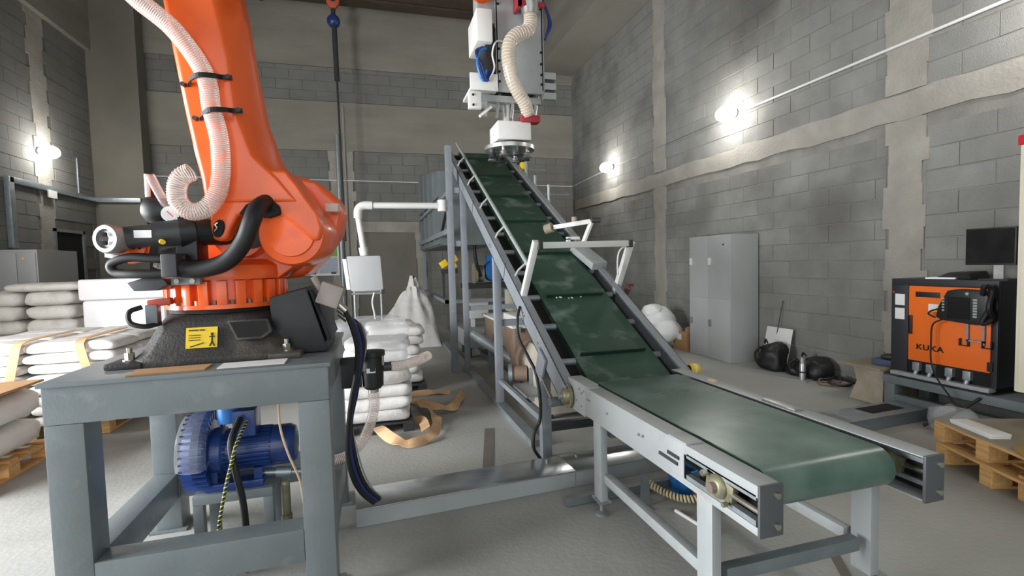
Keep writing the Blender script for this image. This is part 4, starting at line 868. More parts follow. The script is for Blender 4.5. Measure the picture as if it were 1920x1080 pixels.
fs_ = thing('fence_panel', (-.1, 7.6, 0), 'slim grey tube stand just behind the pendant operator box', 'stand')
MB().cyl((-.28, 7.6, 0), (-.28, 7.6, 1.26), .018, n=10).build('upright', m_galv, fs_)
MB().cyl((.10, 7.6, 0), (.10, 7.6, 1.26), .018, n=10).build('upright', m_galv, fs_)
MB().cyl((-.28, 7.6, 1.22), (.10, 7.6, 1.22), .014, n=10).cyl((-.28, 7.6, .5), (.10, 7.6, .5), .014, n=10).build('crossbar', m_galv, fs_)
# poster board on the back wall
po = thing('notice_board', (-1.3, 13.15, 1.4), 'printed notice board with green band on the back wall', 'notice board')
MB().box(-1.80, -.82, 13.13, 13.155, 1.38, 2.32).build('panel', m_white_pl, po)
MB().box(-1.76, -.86, 13.124, 13.13, 1.86, 2.22).build('green_print', m_green, po)
MB().box(-1.76, -1.32, 13.124, 13.13, 1.44, 1.84).box(-1.30, -.86, 13.124, 13.13, 1.44, 1.84).build('grey_print', m_printblue, po)
MB().box(-1.50, -1.38, 13.12, 13.126, 1.42, 1.47).box(-1.02, -.90, 13.12, 13.126, 1.42, 1.47).build('dark_print', m_dark, po)
# white tarp heap below the hopper
def heap(name, c, hx, hy, pts, mat, label, cat, n=26, amp=.05, seed=0):
    m = MB(); vs = []; fs = []
    for j in range(n + 1):
        for i in range(n + 1):
            u, v = i/n*2 - 1, j/n*2 - 1; r = max(abs(u), abs(v))
            x, y = c[0] + u*hx, c[1] + v*hy; z = 0
            for (px, py, pz, pr) in pts: z = max(z, pz * max(0, 1 - ((x - px)**2 + (y - py)**2)**.5 / pr))
            z += .5*amp*z*sin(9*math.atan2(y - c[1], x - c[0] - .1) + 2*noise.noise(Vector((x*3, y*3, 1)))) + amp * noise.noise(Vector((x*4 + seed, y*4, z*3))) * min(1, (1 - r)*4)
            z = max(.0, z * min(1, (1 - r)*5 + .02)) + .004
            vs.append((x + .04*noise.noise(Vector((y*5, x*5, seed))), y + .04*noise.noise(Vector((x*5, y*5, 3 + seed))), z))
    for j in range(n):
        for i in range(n): a = j*(n+1) + i; fs.append((a, a+1, a+n+2, a+n+1))
    k = len(vs); vs += [(v[0], v[1], 0) for v in vs]
    e = [i for i in range(n)] ; 
    m.add(vs, fs)
    ring = [i for i in range(n+1)] + [(j+1)*(n+1) - 1 for j in range(1, n+1)] + [n*(n+1) + i for i in range(n-1, -1, -1)] + [j*(n+1) for j in range(n-1, 0, -1)]
    m.f += [(a, b, b + k, a + k) for a, b in zip(ring, ring[1:] + ring[:1])]
    return tag(m.build(name, mat, smooth=60), label, cat)
heap('tarpaulin', (.62, 10.0), .62, .5, [(.75, 10, 1.42, .75), (.45, 9.9, .8, .9), (.95, 10, 1.0, .6), (.25, 9.8, .5, .8)], m_sack, 'crumpled white tarpaulin heap beside the hopper legs', 'tarpaulin', amp=.12)
# ================================================================== SACKS AND PALLETS
def pillow(lx, ly, lz, seed, mat, nu=26, nv=10, e1=.32, e2=.45, amp=.012):
    m = MB(); sg = lambda v, p: math.copysign(abs(v)**p, v); vs = []; fs = []
    for j in range(nv + 1):
        ph = -pi/2 + pi*j/nv; ph = max(-pi/2 + .03, min(pi/2 - .03, ph))
        for i in range(nu):
            a = 2*pi*i/nu
            x = sg(cos(a), e1)*sg(cos(ph), e2); y = sg(sin(a), e1)*sg(cos(ph), e2); z = sg(sin(ph), .75)
            q = Vector((x*lx/2, y*ly/2, z*lz/2))
            q += Vector((x, y, .5*z)).normalized() * amp * noise.noise(q*9 + Vector((seed*3.1, 0, 0)))
            q.z = max(-lz/2, q.z)
            vs.append(q)
    for j in range(nv): fs += [(j*nu + i, j*nu + (i+1) % nu, (j+1)*nu + (i+1) % nu, (j+1)*nu + i) for i in range(nu)]
    fs += [tuple(range(nu-1, -1, -1)), tuple(range(nv*nu, (nv+1)*nu))]
    m.add(vs, fs); return m.mesh('sack', mat, smooth=60)
def place(mesh, name, loc, rz, label, cat, group):
    o = bpy.data.objects.new(name, mesh); COL.objects.link(o); o.location = loc; o.rotation_euler = (0, 0, rz)
    return tag(o, label, cat, group)
def pallet(loc, rz, lx, ly, label, mat=None, group=None, h=.145, nt=5):
    mat = mat or m_wood
    t = thing('pallet', loc, label, 'pallet', group); t.rotation_euler = (0, 0, rz)
    def part(nm, b):
        o = b.build(nm, mat, None, bevel=.003, smooth=0); o.parent = t
    for i in range(nt):
        y = -ly/2 + (ly - .10)*i/(nt-1)
        part('deck_board', MB().box(-lx/2, lx/2, y, y + .10, h - .02, h))
    for i in range(3):
        x = -lx/2 + (lx - .10)*i/2
        part('stringer_board', MB().box(x, x + .10, -ly/2, ly/2, h - .04, h - .02))
        for j in range(3):
            y = -ly/2 + (ly - .13)*j/2
            part('block', MB().box(x, x + .10, y, y + .13, .02, h - .04))
        part('base_board', MB().box(x, x + .10, -ly/2, ly/2, 0, .02))
    return t
# front left stack: thin flat sacks, banded with tan straps
pallet((-3.25, 6.45, 0), 0, 1.3, 1.4, 'wooden pallet under the strapped stack of flat white sacks')
ms = [pillow(.76, .53, .104, k, m_sack, amp=.022, e1=.2, e2=.3) for k in range(4)]
ORD = ['lowest', 'second', 'third', 'fourth', 'fifth', 'sixth', 'seventh', 'topmost']
for k in range(8):
    for ix in range(2):
        for iy in range(3):
            if iy and not ix and k < 7: continue
            place(ms[(k*3 + ix + iy) % 4], 'sack', (-3.555 + .755*ix + random.uniform(-.015, .015), 5.85 + .525*iy + random.uniform(-.01, .01), .145 + .0525 + .1*k), random.choice((0, pi)) + random.uniform(-.02, .02), ('flat white sack of the strapped stack, ' + ('front' if iy == 0 else 'middle' if iy == 1 else 'rear') + (' left' if ix == 0 else ' right') + ' column, ' + ORD[k] + (' layer' if k in (0, 7) else ' layer from the pallet')), 'sack', 'flat white sacks in the strapped stack')
for x, dx, lab in ((-3.20, -.10, 'tan webbing strap hanging down the white sack stack, left one'), (-2.72, .10, 'tan webbing strap hanging down the white sack stack, right one')):
    P = spl([(x - dx*.2, 6.5, .975), (x, 5.9, .975), (x, 5.60, .955), (x + dx*.25, 5.565, .82), (x + dx*.7, 5.57, .62), (x + dx*1.1, 5.565, .40), (x + dx*1.1, 5.56, .2)], 5); o = MB()
    for p, q in zip(P[:-1], P[1:]): o.bar(p, q + (q - p)*.05, .075, .006, upv=(0, -1, .001) if abs((q - p).z) > abs((q - p).y) else (0, 0, 1))
    tag(o.build('webbing_strap', m_strap), lab, 'strap', 'straps on the white sack stack')
# sacks on the pallet at the left edge, with tan sheet on top
pallet((-3.40, 4.75, 0), 0, 1.2, 1.0, 'wooden pallet at the left edge under grey-white bulk sacks')
mg = [pillow(1.14, .97, .25, k + 10, m_sack, amp=.04, e1=.25, e2=.35) for k in range(2)]
for k in range(2): place(mg[k], 'bulk_sack', (-3.38, 4.74, .145 + .125 + .25*k), 0, ('lower' if k == 0 else 'upper') + ' bulky grey-white sack on the pallet at the left edge', 'sack', 'bulky sacks at the left edge')
tag(MB().obox((-3.36, 4.74, .672), (1, 0, .01), (0, 1, 0), (-.01, 0, 1), 1.10, .92, .02).build('cardboard_sheet', m_card), 'tan cardboard sheet lying on the bulky sacks at the left edge', 'cardboard')
# rear left sacks
mr = [pillow(.62, .50, .215, k + 20, m_sack_g, amp=.035) for k in range(3)]
pallet((-4.80, 8.85, 0), 0, 1.35, 1.0, 'pallet under the rear grey sack stack by the left wall')
for k in range(6):
    for ix in range(2):
        place(mr[(k + ix) % 3], 'sack', (-5.10 + .62*ix + random.uniform(-.02, .02), 8.75 + random.uniform(-.02, .02), .145 + .107 + .2*k), random.choice((0, pi)) + random.uniform(-.04, .04), ('plump grey sack of the rear stack by the left wall, ' + ('left' if ix == 0 else 'right') + ' column, ' + (ORD[k] if k < 5 else 'topmost') + ' layer'), 'sack', 'plump grey sacks by the left wall')
place(pillow(.95, .55, .13, 33, m_sack_g), 'sack', (-4.55, 8.78, 1.415), 0, 'flat grey sack lying on top of the rear left stack', 'sack', None)
wl_ = thing('wrapped_load', (-3.55, 9.0, 0), 'glossy white stretch-wrapped pallet load behind the robot', 'pallet load')
MB().box(-4.08, -3.03, 8.5, 9.5, .145, 1.20).build('lower_tier', m_wrap, wl_, bevel=.05, seg=3)
MB().box(-4.11, -3.00, 8.48, 9.52, 1.20, 1.51).build('upper_tier', m_wrap, wl_, bevel=.04, seg=3)
MB().box(-4.1, -3.0, 8.5, 8.62, .0, .145).box(-4.1, -3.0, 8.95, 9.07, 0, .145).box(-4.1, -3.0, 9.38, 9.5, 0, .145).build('runner', m_wood, wl_)
gb = thing('grey_cabinet', (-5.3, 10.4, 0), 'low grey steel cabinet behind the rear sack stack', 'cabinet')
MB().box(-5.68, -5.15, 9.6, 10.7, .05, 2.0).build('cabinet_body', m_locker, gb, bevel=.006)
MB().box(-5.66, -5.42, 9.585, 9.6, .12, 1.95).box(-5.41, -5.17, 9.585, 9.6, .12, 1.95).build('door', m_locker, gb, bevel=.003)
MB().prism([(-5.36, 1.84), (-5.30, 1.84), (-5.33, 1.89)], lambda x, z, y: (x, y, z), 9.578, 9.585).build('warning_sticker', m_yellow, gb)
MB().box(-5.66, -5.17, 9.62, 10.68, 0, .05).build('plinth', m_dark, gb)
# right-hand sack stacks behind the table
pallet((-.05, 5.22, 0), 0, .74, .96, 'dark pallet under the white sacks right of the robot stand', m_dark, h=.10)
mw = [pillow(.68, .50, .125, k + 40, m_sack, amp=.03, e1=.2, e2=.32) for k in range(4)]
for k in range(4):
    for ix in range(1):
        place(mw[(k + ix) % 4], 'sack', (-.03 + random.uniform(-.02, .02), 4.98 + random.uniform(-.01, .01), .10 + .0625 + .12*k), random.choice((0, pi)) + random.uniform(-.03, .03), ('white sack in the front stack right of the robot stand, ' + (ORD[k] if k < 3 else 'topmost') + ' layer'), 'sack', 'white sacks right of the robot stand')
for k in range(6):
    place(mw[(k + 2) % 4], 'sack', (.0 + random.uniform(-.02, .02), 5.49 + random.uniform(-.01, .01), .10 + .0625 + .12*k), random.choice((0, pi)) + random.uniform(-.03, .03), ('white sack in the film-covered stack right of the robot stand, ' + (ORD[k] if k < 5 else 'topmost') + ' layer'), 'sack', 'white sacks under clear film')
mf = pillow(.78, .72, .24, 60, m_film, amp=.05)
place(mf, 'film_bundle', (-.06, 5.35, .94), .1, 'crumpled clear plastic film bundle on the white sacks', 'plastic film', None)
mf2 = pillow(.42, .36, .22, 61, m_film, amp=.06)
place(mf2, 'film_bundle', (.10, 5.0, .70), .3, 'small crumpled clear film bundle at the front of white sacks', 'plastic film', None)
pallet((.22, 6.7, 0), 0, .74, 1.05, 'pallet under the rearmost white sacks beside the hopper rails', m_dark, h=.10)
for k in range(6):
    for iy in range(2):
        place(mw[(k + iy) % 4], 'sack', (.22 + random.uniform(-.04, .04), 6.45 + .5*iy, .10 + .0625 + .12*k), random.choice((0, pi)) + random.uniform(-.05, .05), ('white sack in the ' + ('nearer' if iy == 0 else 'farther') + ' pile beside the hopper rails, ' + (ORD[k] if k < 5 else 'topmost') + ' layer'), 'sack', 'white sacks beside the hopper rails')
# tan straps lying on the floor
def ribbon(P, w_, label, mat=m_strap):
    P = spl(P, 8); m = MB(); vs = []; fs = []
    for i, p in enumerate(P):
        d = (P[min(i+1, len(P)-1)] - P[max(i-1, 0)]); d.normalize()
        tw = sin(i*.25)*.7
        s_ = Vector((-d.y, d.x, 0)).normalized()*cos(tw) + Vector((0, 0, 1))*abs(sin(tw)); vs += [p - s_*w_/2 + Vector((0, 0, w_*.0)), p + s_*w_/2, p + s_*w_/2 + Vector((0, 0, .004)), p - s_*w_/2 + Vector((0, 0, .004))]
    for v in vs: v.z = max(v.z, .003)
    for i in range(len(P) - 1):
        a = i*4; fs += [(a, a+4, a+5, a+1), (a+1, a+5, a+6, a+2), (a+2, a+6, a+7, a+3), (a+3, a+7, a+4, a)]
    m.add(vs, fs); return tag(m.build('webbing_strap', mat, smooth=60), label, 'strap', 'tan straps on the floor')
ribbon([(-.02, 4.66, .10), (.10, 4.45, .05), (.25, 4.32, .03), (.42, 4.40, .04), (.52, 4.62, .05), (.55, 4.95, .06), (.50, 5.25, .05), (.42, 5.5, .05)], .10, 'tan webbing strap curling on the floor in a wide loop')
ribbon([(.36, 5.75, .03), (.55, 5.30, .06), (.75, 5.20, .05), (.85, 5.45, .03), (1.0, 5.85, .02)], .10, 'tan webbing strap stretched towards the conveyor leg')
ribbon([(.30, 5.95, .02), (.55, 6.0, .03), (.85, 5.95, .02)], .09, 'tan webbing strap lying straight beside the white sacks')
ribbon([(.30, 4.98, .04), (.40, 4.80, .07), (.42, 4.62, .04)], .09, 'short tan strap end inside the wide loop')

# ================================================================== RIGHT SIDE
lk = thing('steel_locker', (5.34, 6.59, 0), 'tall pale grey steel locker against the right block wall', 'locker')
MB().box(5.09, 5.59, 6.10, 7.08, 0, 1.93).build('locker_body', m_locker, lk, bevel=.006)
for y0, y1 in ((6.115, 6.588), (6.592, 7.065)):
    for z0, z1 in ((.06, .952), (.958, 1.90)):
        d = MB().box(5.082, 5.09, y0, y1, z0, z1).build('door', m_locker, lk, bevel=.002)
        zc = 1.53 if z0 > .5 else .56; yc = y0 + .43 if y0 < 6.5 else y0 + .42
        MB().box(5.055, 5.082, yc - .022, yc + .022, zc - .055, zc + .055).build('handle', m_white_pl if z0 > .5 else m_galv, d, bevel=.003)
MB().cyl((5.082, 6.24, 1.78), (5.07, 6.24, 1.78), .012, n=10).build('key_lock', m_dark, lk)
FY = .18
fb_ = thing('foam_bag', (4.95, 7.9, 0), 'large clear bag stuffed with white foam sheets by the wall', 'bag')
fbm = MB()
for dx, dy, dz, r_ in ((0, 0, .42, .36), (-.05, .30, .40, .26), (.05, -.25, .30, .27), (0, .1, .16, .30), (-.1, -.05, .62, .2), (.05, .35, .2, .24)): fbm.ball((4.95 + dx, 7.72 + FY + dy, max(dz, r_*.85)), r_, r_, r_*.85, 20, 14)
fo = fbm.build('foam_lump', m_foam, fb_, smooth=60)
for v in fo.data.vertices:
    k = noise.noise(v.co*5)*.05 + noise.noise(v.co*14)*.02; c = Vector((4.95, 7.93, .4)); v.co += (v.co - c).normalized()*k; v.co.z = max(0, v.co.z)
bx_ = thing('cardboard_box', (5.25, 7.3, 0), 'open brown cardboard box between foam bag and locker', 'box')
bxm = MB().box(5.08, 5.5, 7.15, 7.165, 0, .33).box(5.08, 5.5, 7.525, 7.54, 0, .33).box(5.08, 5.095, 7.165, 7.525, 0, .33).box(5.485, 5.5, 7.165, 7.525, 0, .33).box(5.095, 5.485, 7.165, 7.525, 0, .012)
bxm.build('box_body', m_card, bx_)
MB().box(5.076, 5.08, 7.3, 7.42, .18, .28).build('white_label', m_white_pl, bx_)
MB().obox((5.29, 7.16, .36), (1, 0, 0), (0, .4, 1), (0, -1, .4), .40, .10, .004).build('flap', m_card, bx_)
pk = MB()
for i in range(5): pk.ball((5.2 + .05*i, 7.25 + .05*(i % 3)+.02, .32 + .03*(i % 2)), .07, .06, .05, 10, 8)
tag(pk.build('packing_scraps', m_film), 'plastic packing scraps spilling from the open cardboard box', 'packing', kind='stuff')
ld = MB().obox((5.50, 5.66, .28), (0, 1, 0), (.22, 0, 1), (1, 0, -.22), .46, .58, .012).build('white_board', m_white_pl, bevel=.01)
tag(ld, 'white board leaning on the block wall behind the black backpack', 'board')
tag(MB().cyl((5.585, 5.63, .95), (5.50, 5.75, .05), .006, n=6).build('thin_rod', m_dark), 'thin dark rod leaning on the wall beside the white board', 'rod')
def softbag(name, c, sx, sy, sz, label, cat, strap=True, seed=0):
    t = thing(name, (c[0], c[1], 0), label, cat); o = bpy.data.objects.new('bag_body', pillow(sx*2, sy*2, sz, seed, m_black, e1=.6, e2=.55, amp=.03)); COL.objects.link(o)
    for v in o.data.vertices:
        v.co += Vector((c[0], c[1], sz*.5)); k = v.co.z/sz
        v.co.x += .10*sz*k*k + .05*noise.noise(v.co*6 + Vector((seed, 0, 0))); v.co.y = c[1] + (v.co.y - c[1])*(1.1 - .35*k) + .06*noise.noise(v.co*5 + Vector((0, seed, 0))); v.co.z *= 1 + .25*noise.noise(v.co*4 + Vector((0, 0, seed)))
        v.co.z = max(0, v.co.z)
    attach(o, t)
    if strap:
        MB().tube(spl([(c[0] - sx*.7, c[1] + sy*.6, sz*.85), (c[0] - sx*1.05, c[1] + sy*.9, sz*.6), (c[0] - sx*1.05, c[1] + sy*.8, sz*.3), (c[0] - sx*.8, c[1] + sy*.4, sz*.1)], 6), .016, 8).build('strap', m_rubber, t)
        MB().tube(spl([(c[0] - sx*.2, c[1] + sy*.3, sz*.97), (c[0] - sx*.3, c[1] + sy*.45, sz*1.12), (c[0] - sx*.2, c[1] + sy*.6, sz*.95)], 6), .012, 8).build('handle', m_rubber, t)
    return t
softbag('backpack', (5.30, 5.52, 0), .13, .19, .38, 'black backpack slumped in front of the white board', 'backpack')
softbag('soft_bag', (5.42, 4.98, 0), .15, .23, .28, 'black soft bag lying behind the steel flask', 'bag', True, 5)
softbag('soft_bag', (5.38, 5.22, 0), .12, .14, .12, 'small black pouch between backpack and flask', 'bag', False, 9)
fk = thing('thermos_flask', (5.20, 4.93, 0), 'brushed steel vacuum flask standing on the floor by the bags', 'flask')
MB().lathe((5.20, 4.93, 0), (0, 0, 1), [(0, .034), (.004, .038), (.21, .038), (.225, .032), (.23, .03)], 24).build('flask_body', m_alu, fk)
MB().lathe((5.20, 4.93, .23), (0, 0, 1), [(0, .034), (.055, .034), (.06, .028)], 24).build('flask_cap', m_alu, fk)
MB().cyl((5.20, 4.93, .10), (5.20, 4.93, .12), .0386, n=24).build('band', m_dark, fk)
tag(MB().obox((5.25, 5.25, .006), (1, .3, 0), (-.3, 1, 0), (0, 0, 1), .45, .75, .008).build('floor_sheet', m_steel_lt), 'pale flat sheet on the floor under the black bags', 'sheet')
for k, (lab, pts) in enumerate((('tangled brown cable on the floor beside the soft bag', [(5.25, 4.75, .02), (5.4, 4.6, .03), (5.5, 4.7, .05), (5.35, 4.8, .04), (5.2, 4.65, .02), (5.4, 4.5, .03), (5.5, 4.55, .02)]), ('tangled black cable on the floor near the wrapped bench', [(5.4, 4.75, .06), (5.5, 4.5, .05), (5.3, 4.45, .03), (5.25, 4.6, .05), (5.45, 4.65, .09), (5.5, 4.4, .03)]))):
    tag(MB().tube(spl(pts, 6), .014, 8).build('floor_cable', m_rubber if k else m_screw), lab, 'cable', 'loose cables by the right wall')
bn = thing('low_bench', (5.2, 3.95, 0), 'low wooden-topped bench wrapped in dusty film beside the orange controller', 'bench')
MB().box(4.93, 5.5, 3.74, 4.22, .385, .41).build('bench_top', m_ply, bn, bevel=.004)
MB().loft([[(5.02, 3.78, 0), (5.45, 3.78, 0), (5.45, 4.16, 0), (5.02, 4.16, 0)], [(5.06, 3.80, .2), (5.44, 3.80, .2), (5.44, 4.10, .2), (5.06, 4.10, .2)], [(5.04, 3.79, .385), (5.45, 3.79, .385), (5.45, 4.13, .385), (5.04, 4.13, .385)]]).build('wrapped_leg', M('dusty_film', (170, 158, 140), .35, var=.12, bump=.6, bscale=14), bn, bevel=.02)
tag(MB().obox((5.20, 3.86, .445), (1, .1, 0), (-.1, 1, 0), (0, 0, 1), .22, .20, .065).build('blue_case', M('slate_blue', (70, 84, 110), .5), bevel=.01), 'small slate blue case on the low bench', 'case')
tag(MB().obox((5.22, 3.84, .50), (1, .3, 0), (-.3, 1, 0), (0, 0, 1), .17, .14, .04).build('black_pouch', m_black, bevel=.015), 'black pouch on top of the slate blue case', 'pouch')
# controller stand and controller
ks = thing('controller_stand', (5.3, 2.7, 0), 'grey steel stand under the orange robot controller', 'stand')
MB().box(4.98, 5.58, 1.2, 3.75, .28, .36).build('top_frame', m_steel, ks, bevel=.006)
for y in (1.25, 3.63):
    for x in (4.98, 5.46): MB().box(x, x + .10, y, y + .10, 0, .28).build('leg', m_steel, ks, bevel=.004)
MB().box(4.98, 5.06, 1.35, 3.63, .06, .18).build('lower_beam', m_steel, ks, bevel=.004)
kc = thing('robot_controller', (5.3, 3.26, .36), 'black robot controller cabinet with orange door on grey stand', 'controller')
MB().box(5.05, 5.58, 2.82, 3.70, .42, 1.335).build('cabinet_body', m_kblack, kc, bevel=.008)
MB().box(5.02, 5.05, 2.82, 3.70, 1.275, 1.335).box(5.02, 5.05, 3.54, 3.70, .42, 1.275).box(5.02, 5.05, 2.82, 2.86, .42, 1.275).build('front_frame', m_kblack, kc, bevel=.004)
door = MB().box(5.02, 5.05, 2.87, 3.535, .545, 1.27).build('door', m_korange, kc, bevel=.006)
MB().box(5.014, 5.021, 3.26, 3.47, 1.165, 1.215).build('door_recess', m_black, door, bevel=.003)
MB().box(5.006, 5.021, 3.495, 3.525, .80, .985).build('door_handle', m_black, door, bevel=.006)
for z in (1.21, .60): MB().box(5.008, 5.03, 2.845, 2.885, z - .04, z + .04).build('hinge', m_black, door)
for z in (1.13, .99): MB().box(5.014, 5.021, 3.57, 3.66, z - .055, z + .055).build('type_plate', m_white_pl, kc)
MB().cyl((5.02, 3.675, 1.20), (5.012, 3.675, 1.20), .012, n=10).build('red_lamp', m_red, kc)
wp = MB().box(5.014, 5.021, 3.20, 3.355, 1.035, 1.105).build('warning_label', m_white_pl, door)
MB().prism([(3.235, 1.045), (3.305, 1.045), (3.27, 1.097)], lambda y, z, x: (x, y, z), 5.0125, 5.0145).build('warning_triangle', m_yellow, wp)
MB().prism([(3.21, 1.05), (3.23, 1.05), (3.23, 1.10), (3.21, 1.10)], lambda y, z, x: (x, y, z), 5.0125, 5.0145).build('red_mark', m_red, wp)
cu = bpy.data.curves.new('brand_lettering', 'FONT'); cu.body = 'KUKA'; cu.size = .085; cu.extrude = .001; cu.offset = .0018; cu.space_character = 1.12
tx = bpy.data.objects.new('brand_lettering', cu); COL.objects.link(tx)
dg = bpy.context.evaluated_depsgraph_get(); me = bpy.data.meshes.new_from_object(tx.evaluated_get(dg)); bpy.data.objects.remove(tx)
xs = [v.co.x for v in me.vertices]; x0, x1 = min(xs), max(xs); ys = [v.co.y for v in me.vertices]; y0, y1 = min(ys), max(ys)
for v in me.vertices:
    u = (v.co.x - x0)/(x1 - x0); q = (v.co.y - y0)/(y1 - y0); d_ = v.co.z
    v.co = Vector((5.018 - d_ - .001, 3.455 - u*.235, .660 + q*.052))
me.materials.clear(); me.materials.append(m_gap)
tx = bpy.data.objects.new('brand_lettering', me); COL.objects.link(tx); attach(tx, door)
MB().box(5.03, 5.05, 2.85, 3.54, .43, .545).build('connector_bay', m_gap, kc)
for k, y in enumerate((3.44, 3.32, 3.16, 3.02)): MB().box(4.985, 5.035, y - .03, y + .03, .455, .535).cyl((5.0, y, .455), (4.99, y + .01, .40), .02, n=10).build('connector', m_galv, kc, bevel=.004)
MB().box(4.96, 5.05, 2.84, 3.66, .385, .42).build('sill', m_steel_lt, kc, bevel=.003)
MB().box(5.06, 5.56, 2.86, 3.66, .36, .42).build('plinth', m_gap, kc)
tb = MB()
for y0, y1 in ((3.02, 3.035), (2.90, 2.915)): tb.box(4.995, 5.01, y0, y1, .78, .98)
tb.box(4.995, 5.01, 2.9, 3.035, .80, .815).build('pendant_hook', m_galv, door)
for y in (3.05, 2.88):
    tbk = MB()
    tbk.box(4.985, 5.012, y - .035, y + .035, .755, .762).box(4.985, 5.012, y - .035, y - .028, .755, .82).box(4.985, 5.012, y + .028, y + .035, .755, .82)
    tbk.build('hook_bracket', m_dark, door)
# teach pendant
tp = thing('teach_pendant', (4.95, 3.08, .97), 'black teach pendant hanging on the orange controller door', 'teach pendant')
MB().prism([(3.24, 1.00), (3.22, 1.10), (3.15, 1.245), (3.06, 1.26), (2.88, 1.255), (2.84, 1.20), (2.85, .99), (2.92, .955), (3.20, .975)], lambda y, z, x: (x, y, z), 4.93, 5.01).build('pendant_case', m_black, tp, bevel=.015)
MB().box(4.925, 4.932, 2.97, 3.14, 1.00, 1.19).build('screen', m_screen, tp)
for k in range(7): MB().box(4.922, 4.932, 2.915, 2.945, 1.02 + .024*k, 1.036 + .024*k).build('key', m_steel_lt, tp)
for k in range(5): MB().box(4.922, 4.932, 3.165, 3.182, 1.06 + .026*k, 1.074 + .026*k).build('key', m_steel_lt, tp)
MB().cyl((4.93, 2.98, 1.225), (4.905, 2.98, 1.225), .014, n=12).build('key_switch', m_alu, tp)
MB().tube(spl([(4.93, 2.88, 1.22), (4.90, 2.85, 1.30), (4.95, 2.83, 1.25), (4.90, 2.82, 1.12), (4.96, 2.83, 1.02), (4.92, 2.88, .98), (4.94, 2.84, 1.1)], 6), .02, 8).build('coiled_cable', m_rubber, tp)
MB().tube(spl([(4.95, 3.20, 1.08), (4.94, 3.28, 1.05), (4.93, 3.295, 1.02), (4.95, 3.25, .99)], 6), .008, 6).build('hand_strap', m_rubber, tp)
tag(MB().tube(spl([(4.94, 3.19, .98), (4.93, 3.26, .92), (4.93, 3.27, .75), (4.92, 3.26, .58), (4.9, 3.20, .45), (4.85, 3.05, .30), (4.85, 3.0, .20), (4.9, 3.15, .05), (4.95, 3.2, .02)], 6), .007, 6).build('pendant_cable', m_rubber), 'thin black cable trailing from the teach pendant to the floor', 'cable')
tag(MB().tube(spl([(4.97, 2.90, .33), (4.88, 2.98, .22), (4.8, 3.12, .10), (4.75, 3.2, .02)], 6), .012, 6).build('floor_cable', m_rubber), 'short black cable dropping from the controller sill to the floor', 'cable')
mo = thing('monitor', (5.25, 3.0, 1.335), 'black flat monitor standing on the robot controller', 'monitor')
MB().box(5.18, 5.21, 2.80, 3.165, 1.465, 1.79).build('screen_panel', m_black, mo, bevel=.004)
MB().box(5.176, 5.181, 2.812, 3.153, 1.48, 1.778).build('screen', m_screen, mo)
MB().box(5.21, 5.24, 2.90, 2.97, 1.34, 1.60).build('neck', m_alu, mo)
MB().box(5.14, 5.32, 2.83, 3.04, 1.335, 1.345).build('base', m_dark, mo)
tag(MB().loft([[(5.15, 3.10, 1.337), (5.42, 3.10, 1.337), (5.42, 3.42, 1.337), (5.15, 3.42, 1.337)], [(5.2, 3.14, 1.40), (5.4, 3.12, 1.41), (5.4, 3.34, 1.40), (5.2, 3.32, 1.395)]]).build('cloth_bundle', m_black, bevel=.02), 'crumpled black cloth lying on top of the controller', 'cloth')
tag(MB().obox((5.16, 3.33, 1.345), (1, .3, 0), (-.3, 1, 0), (0, 0, 1), .16, .22, .014).build('paper_pad', m_white_pl), 'white paper pad on the controller beside the black cloth', 'paper')
ec = thing('electrical_cabinet', (4.9, 1.9, 0), 'tall cream electrical cabinet with red top at the right edge', 'cabinet')
MB().box(4.60, 5.25, 1.25, 2.48, .53, 2.36).build('cabinet_body', m_cream, ec, bevel=.012)
MB().box(4.59, 5.26, 1.24, 2.49, 2.36, 2.43).build('red_top', m_red, ec, bevel=.006)
MB().box(4.588, 4.60, 1.28, 2.45, .58, 2.32).build('door', m_cream, ec, bevel=.004)
MB().box(4.585, 4.596, 2.38, 2.42, 1.9, 2.0).build('door_catch', m_white_pl, ec)
MB().box(4.99, 5.22, 1.28, 2.44, .36, .53).build('plinth', m_gap, ec)
# stacked pallets at the right edge
prz = rad(-21); pc_ = Vector((4.42, 2.17, 0))
p_lo = pallet((4.36, 2.10, 0), prz + pi/2, .88, .90, 'lower of the two pale wooden pallets at the right edge', None, 'pallets at the right edge')
p_hi = pallet((4.42, 2.16, .145), prz + pi/2, .86, .90, 'upper of the two pale wooden pallets at the right edge', None, 'pallets at the right edge')
ax_, ay_ = Vector((cos(prz), sin(prz), 0)), Vector((-sin(prz), cos(prz), 0))
tag(MB().obox(Vector((4.44, 2.16, .297)), ax_, ay_, (0, 0, 1), .94, .82, .012).build('plywood_sheet', m_ply), 'dusty plywood sheet covering the upper pallet', 'plywood')
o = MB(); 
for k in range(4): o.obox(Vector((4.14, 2.42, .307 + .008*k)), ax_ + ay_*.02*k, ay_ - ax_*.02*k, (0, 0, 1), .13, .34, .007)
tag(o.build('paper_stack', m_white_pl, bevel=.001), 'small stack of white paper on the plywood over the pallets', 'paper')
tag(MB().cyl((4.02, 1.93, .303), (4.02, 1.93, .325), .20, n=36).build('round_board', M('tan_board', (160, 128, 76), .7), bevel=.004), 'round tan board lying on the near corner of the pallets', 'board')
tag(MB().cyl((3.80, 1.80, 0), (3.80, 1.80, .02), .10, n=30).build('round_board', M('tan_board', (160, 128, 76), .7), bevel=.004), 'round tan board lying on the floor beside the pallets', 'board')
tag(MB().obox((3.93, 1.98, .08), ax_, ay_, (0, 0, 1), .10, .16, .16).build('wood_offcut', m_wood, bevel=.003), 'short wooden offcut leaning against the lower pallet corner', 'wood')
fl_ = thing('film_roll', (4.75, 3.05, 0), 'clear film bundle on the floor by the controller stand', 'plastic film')
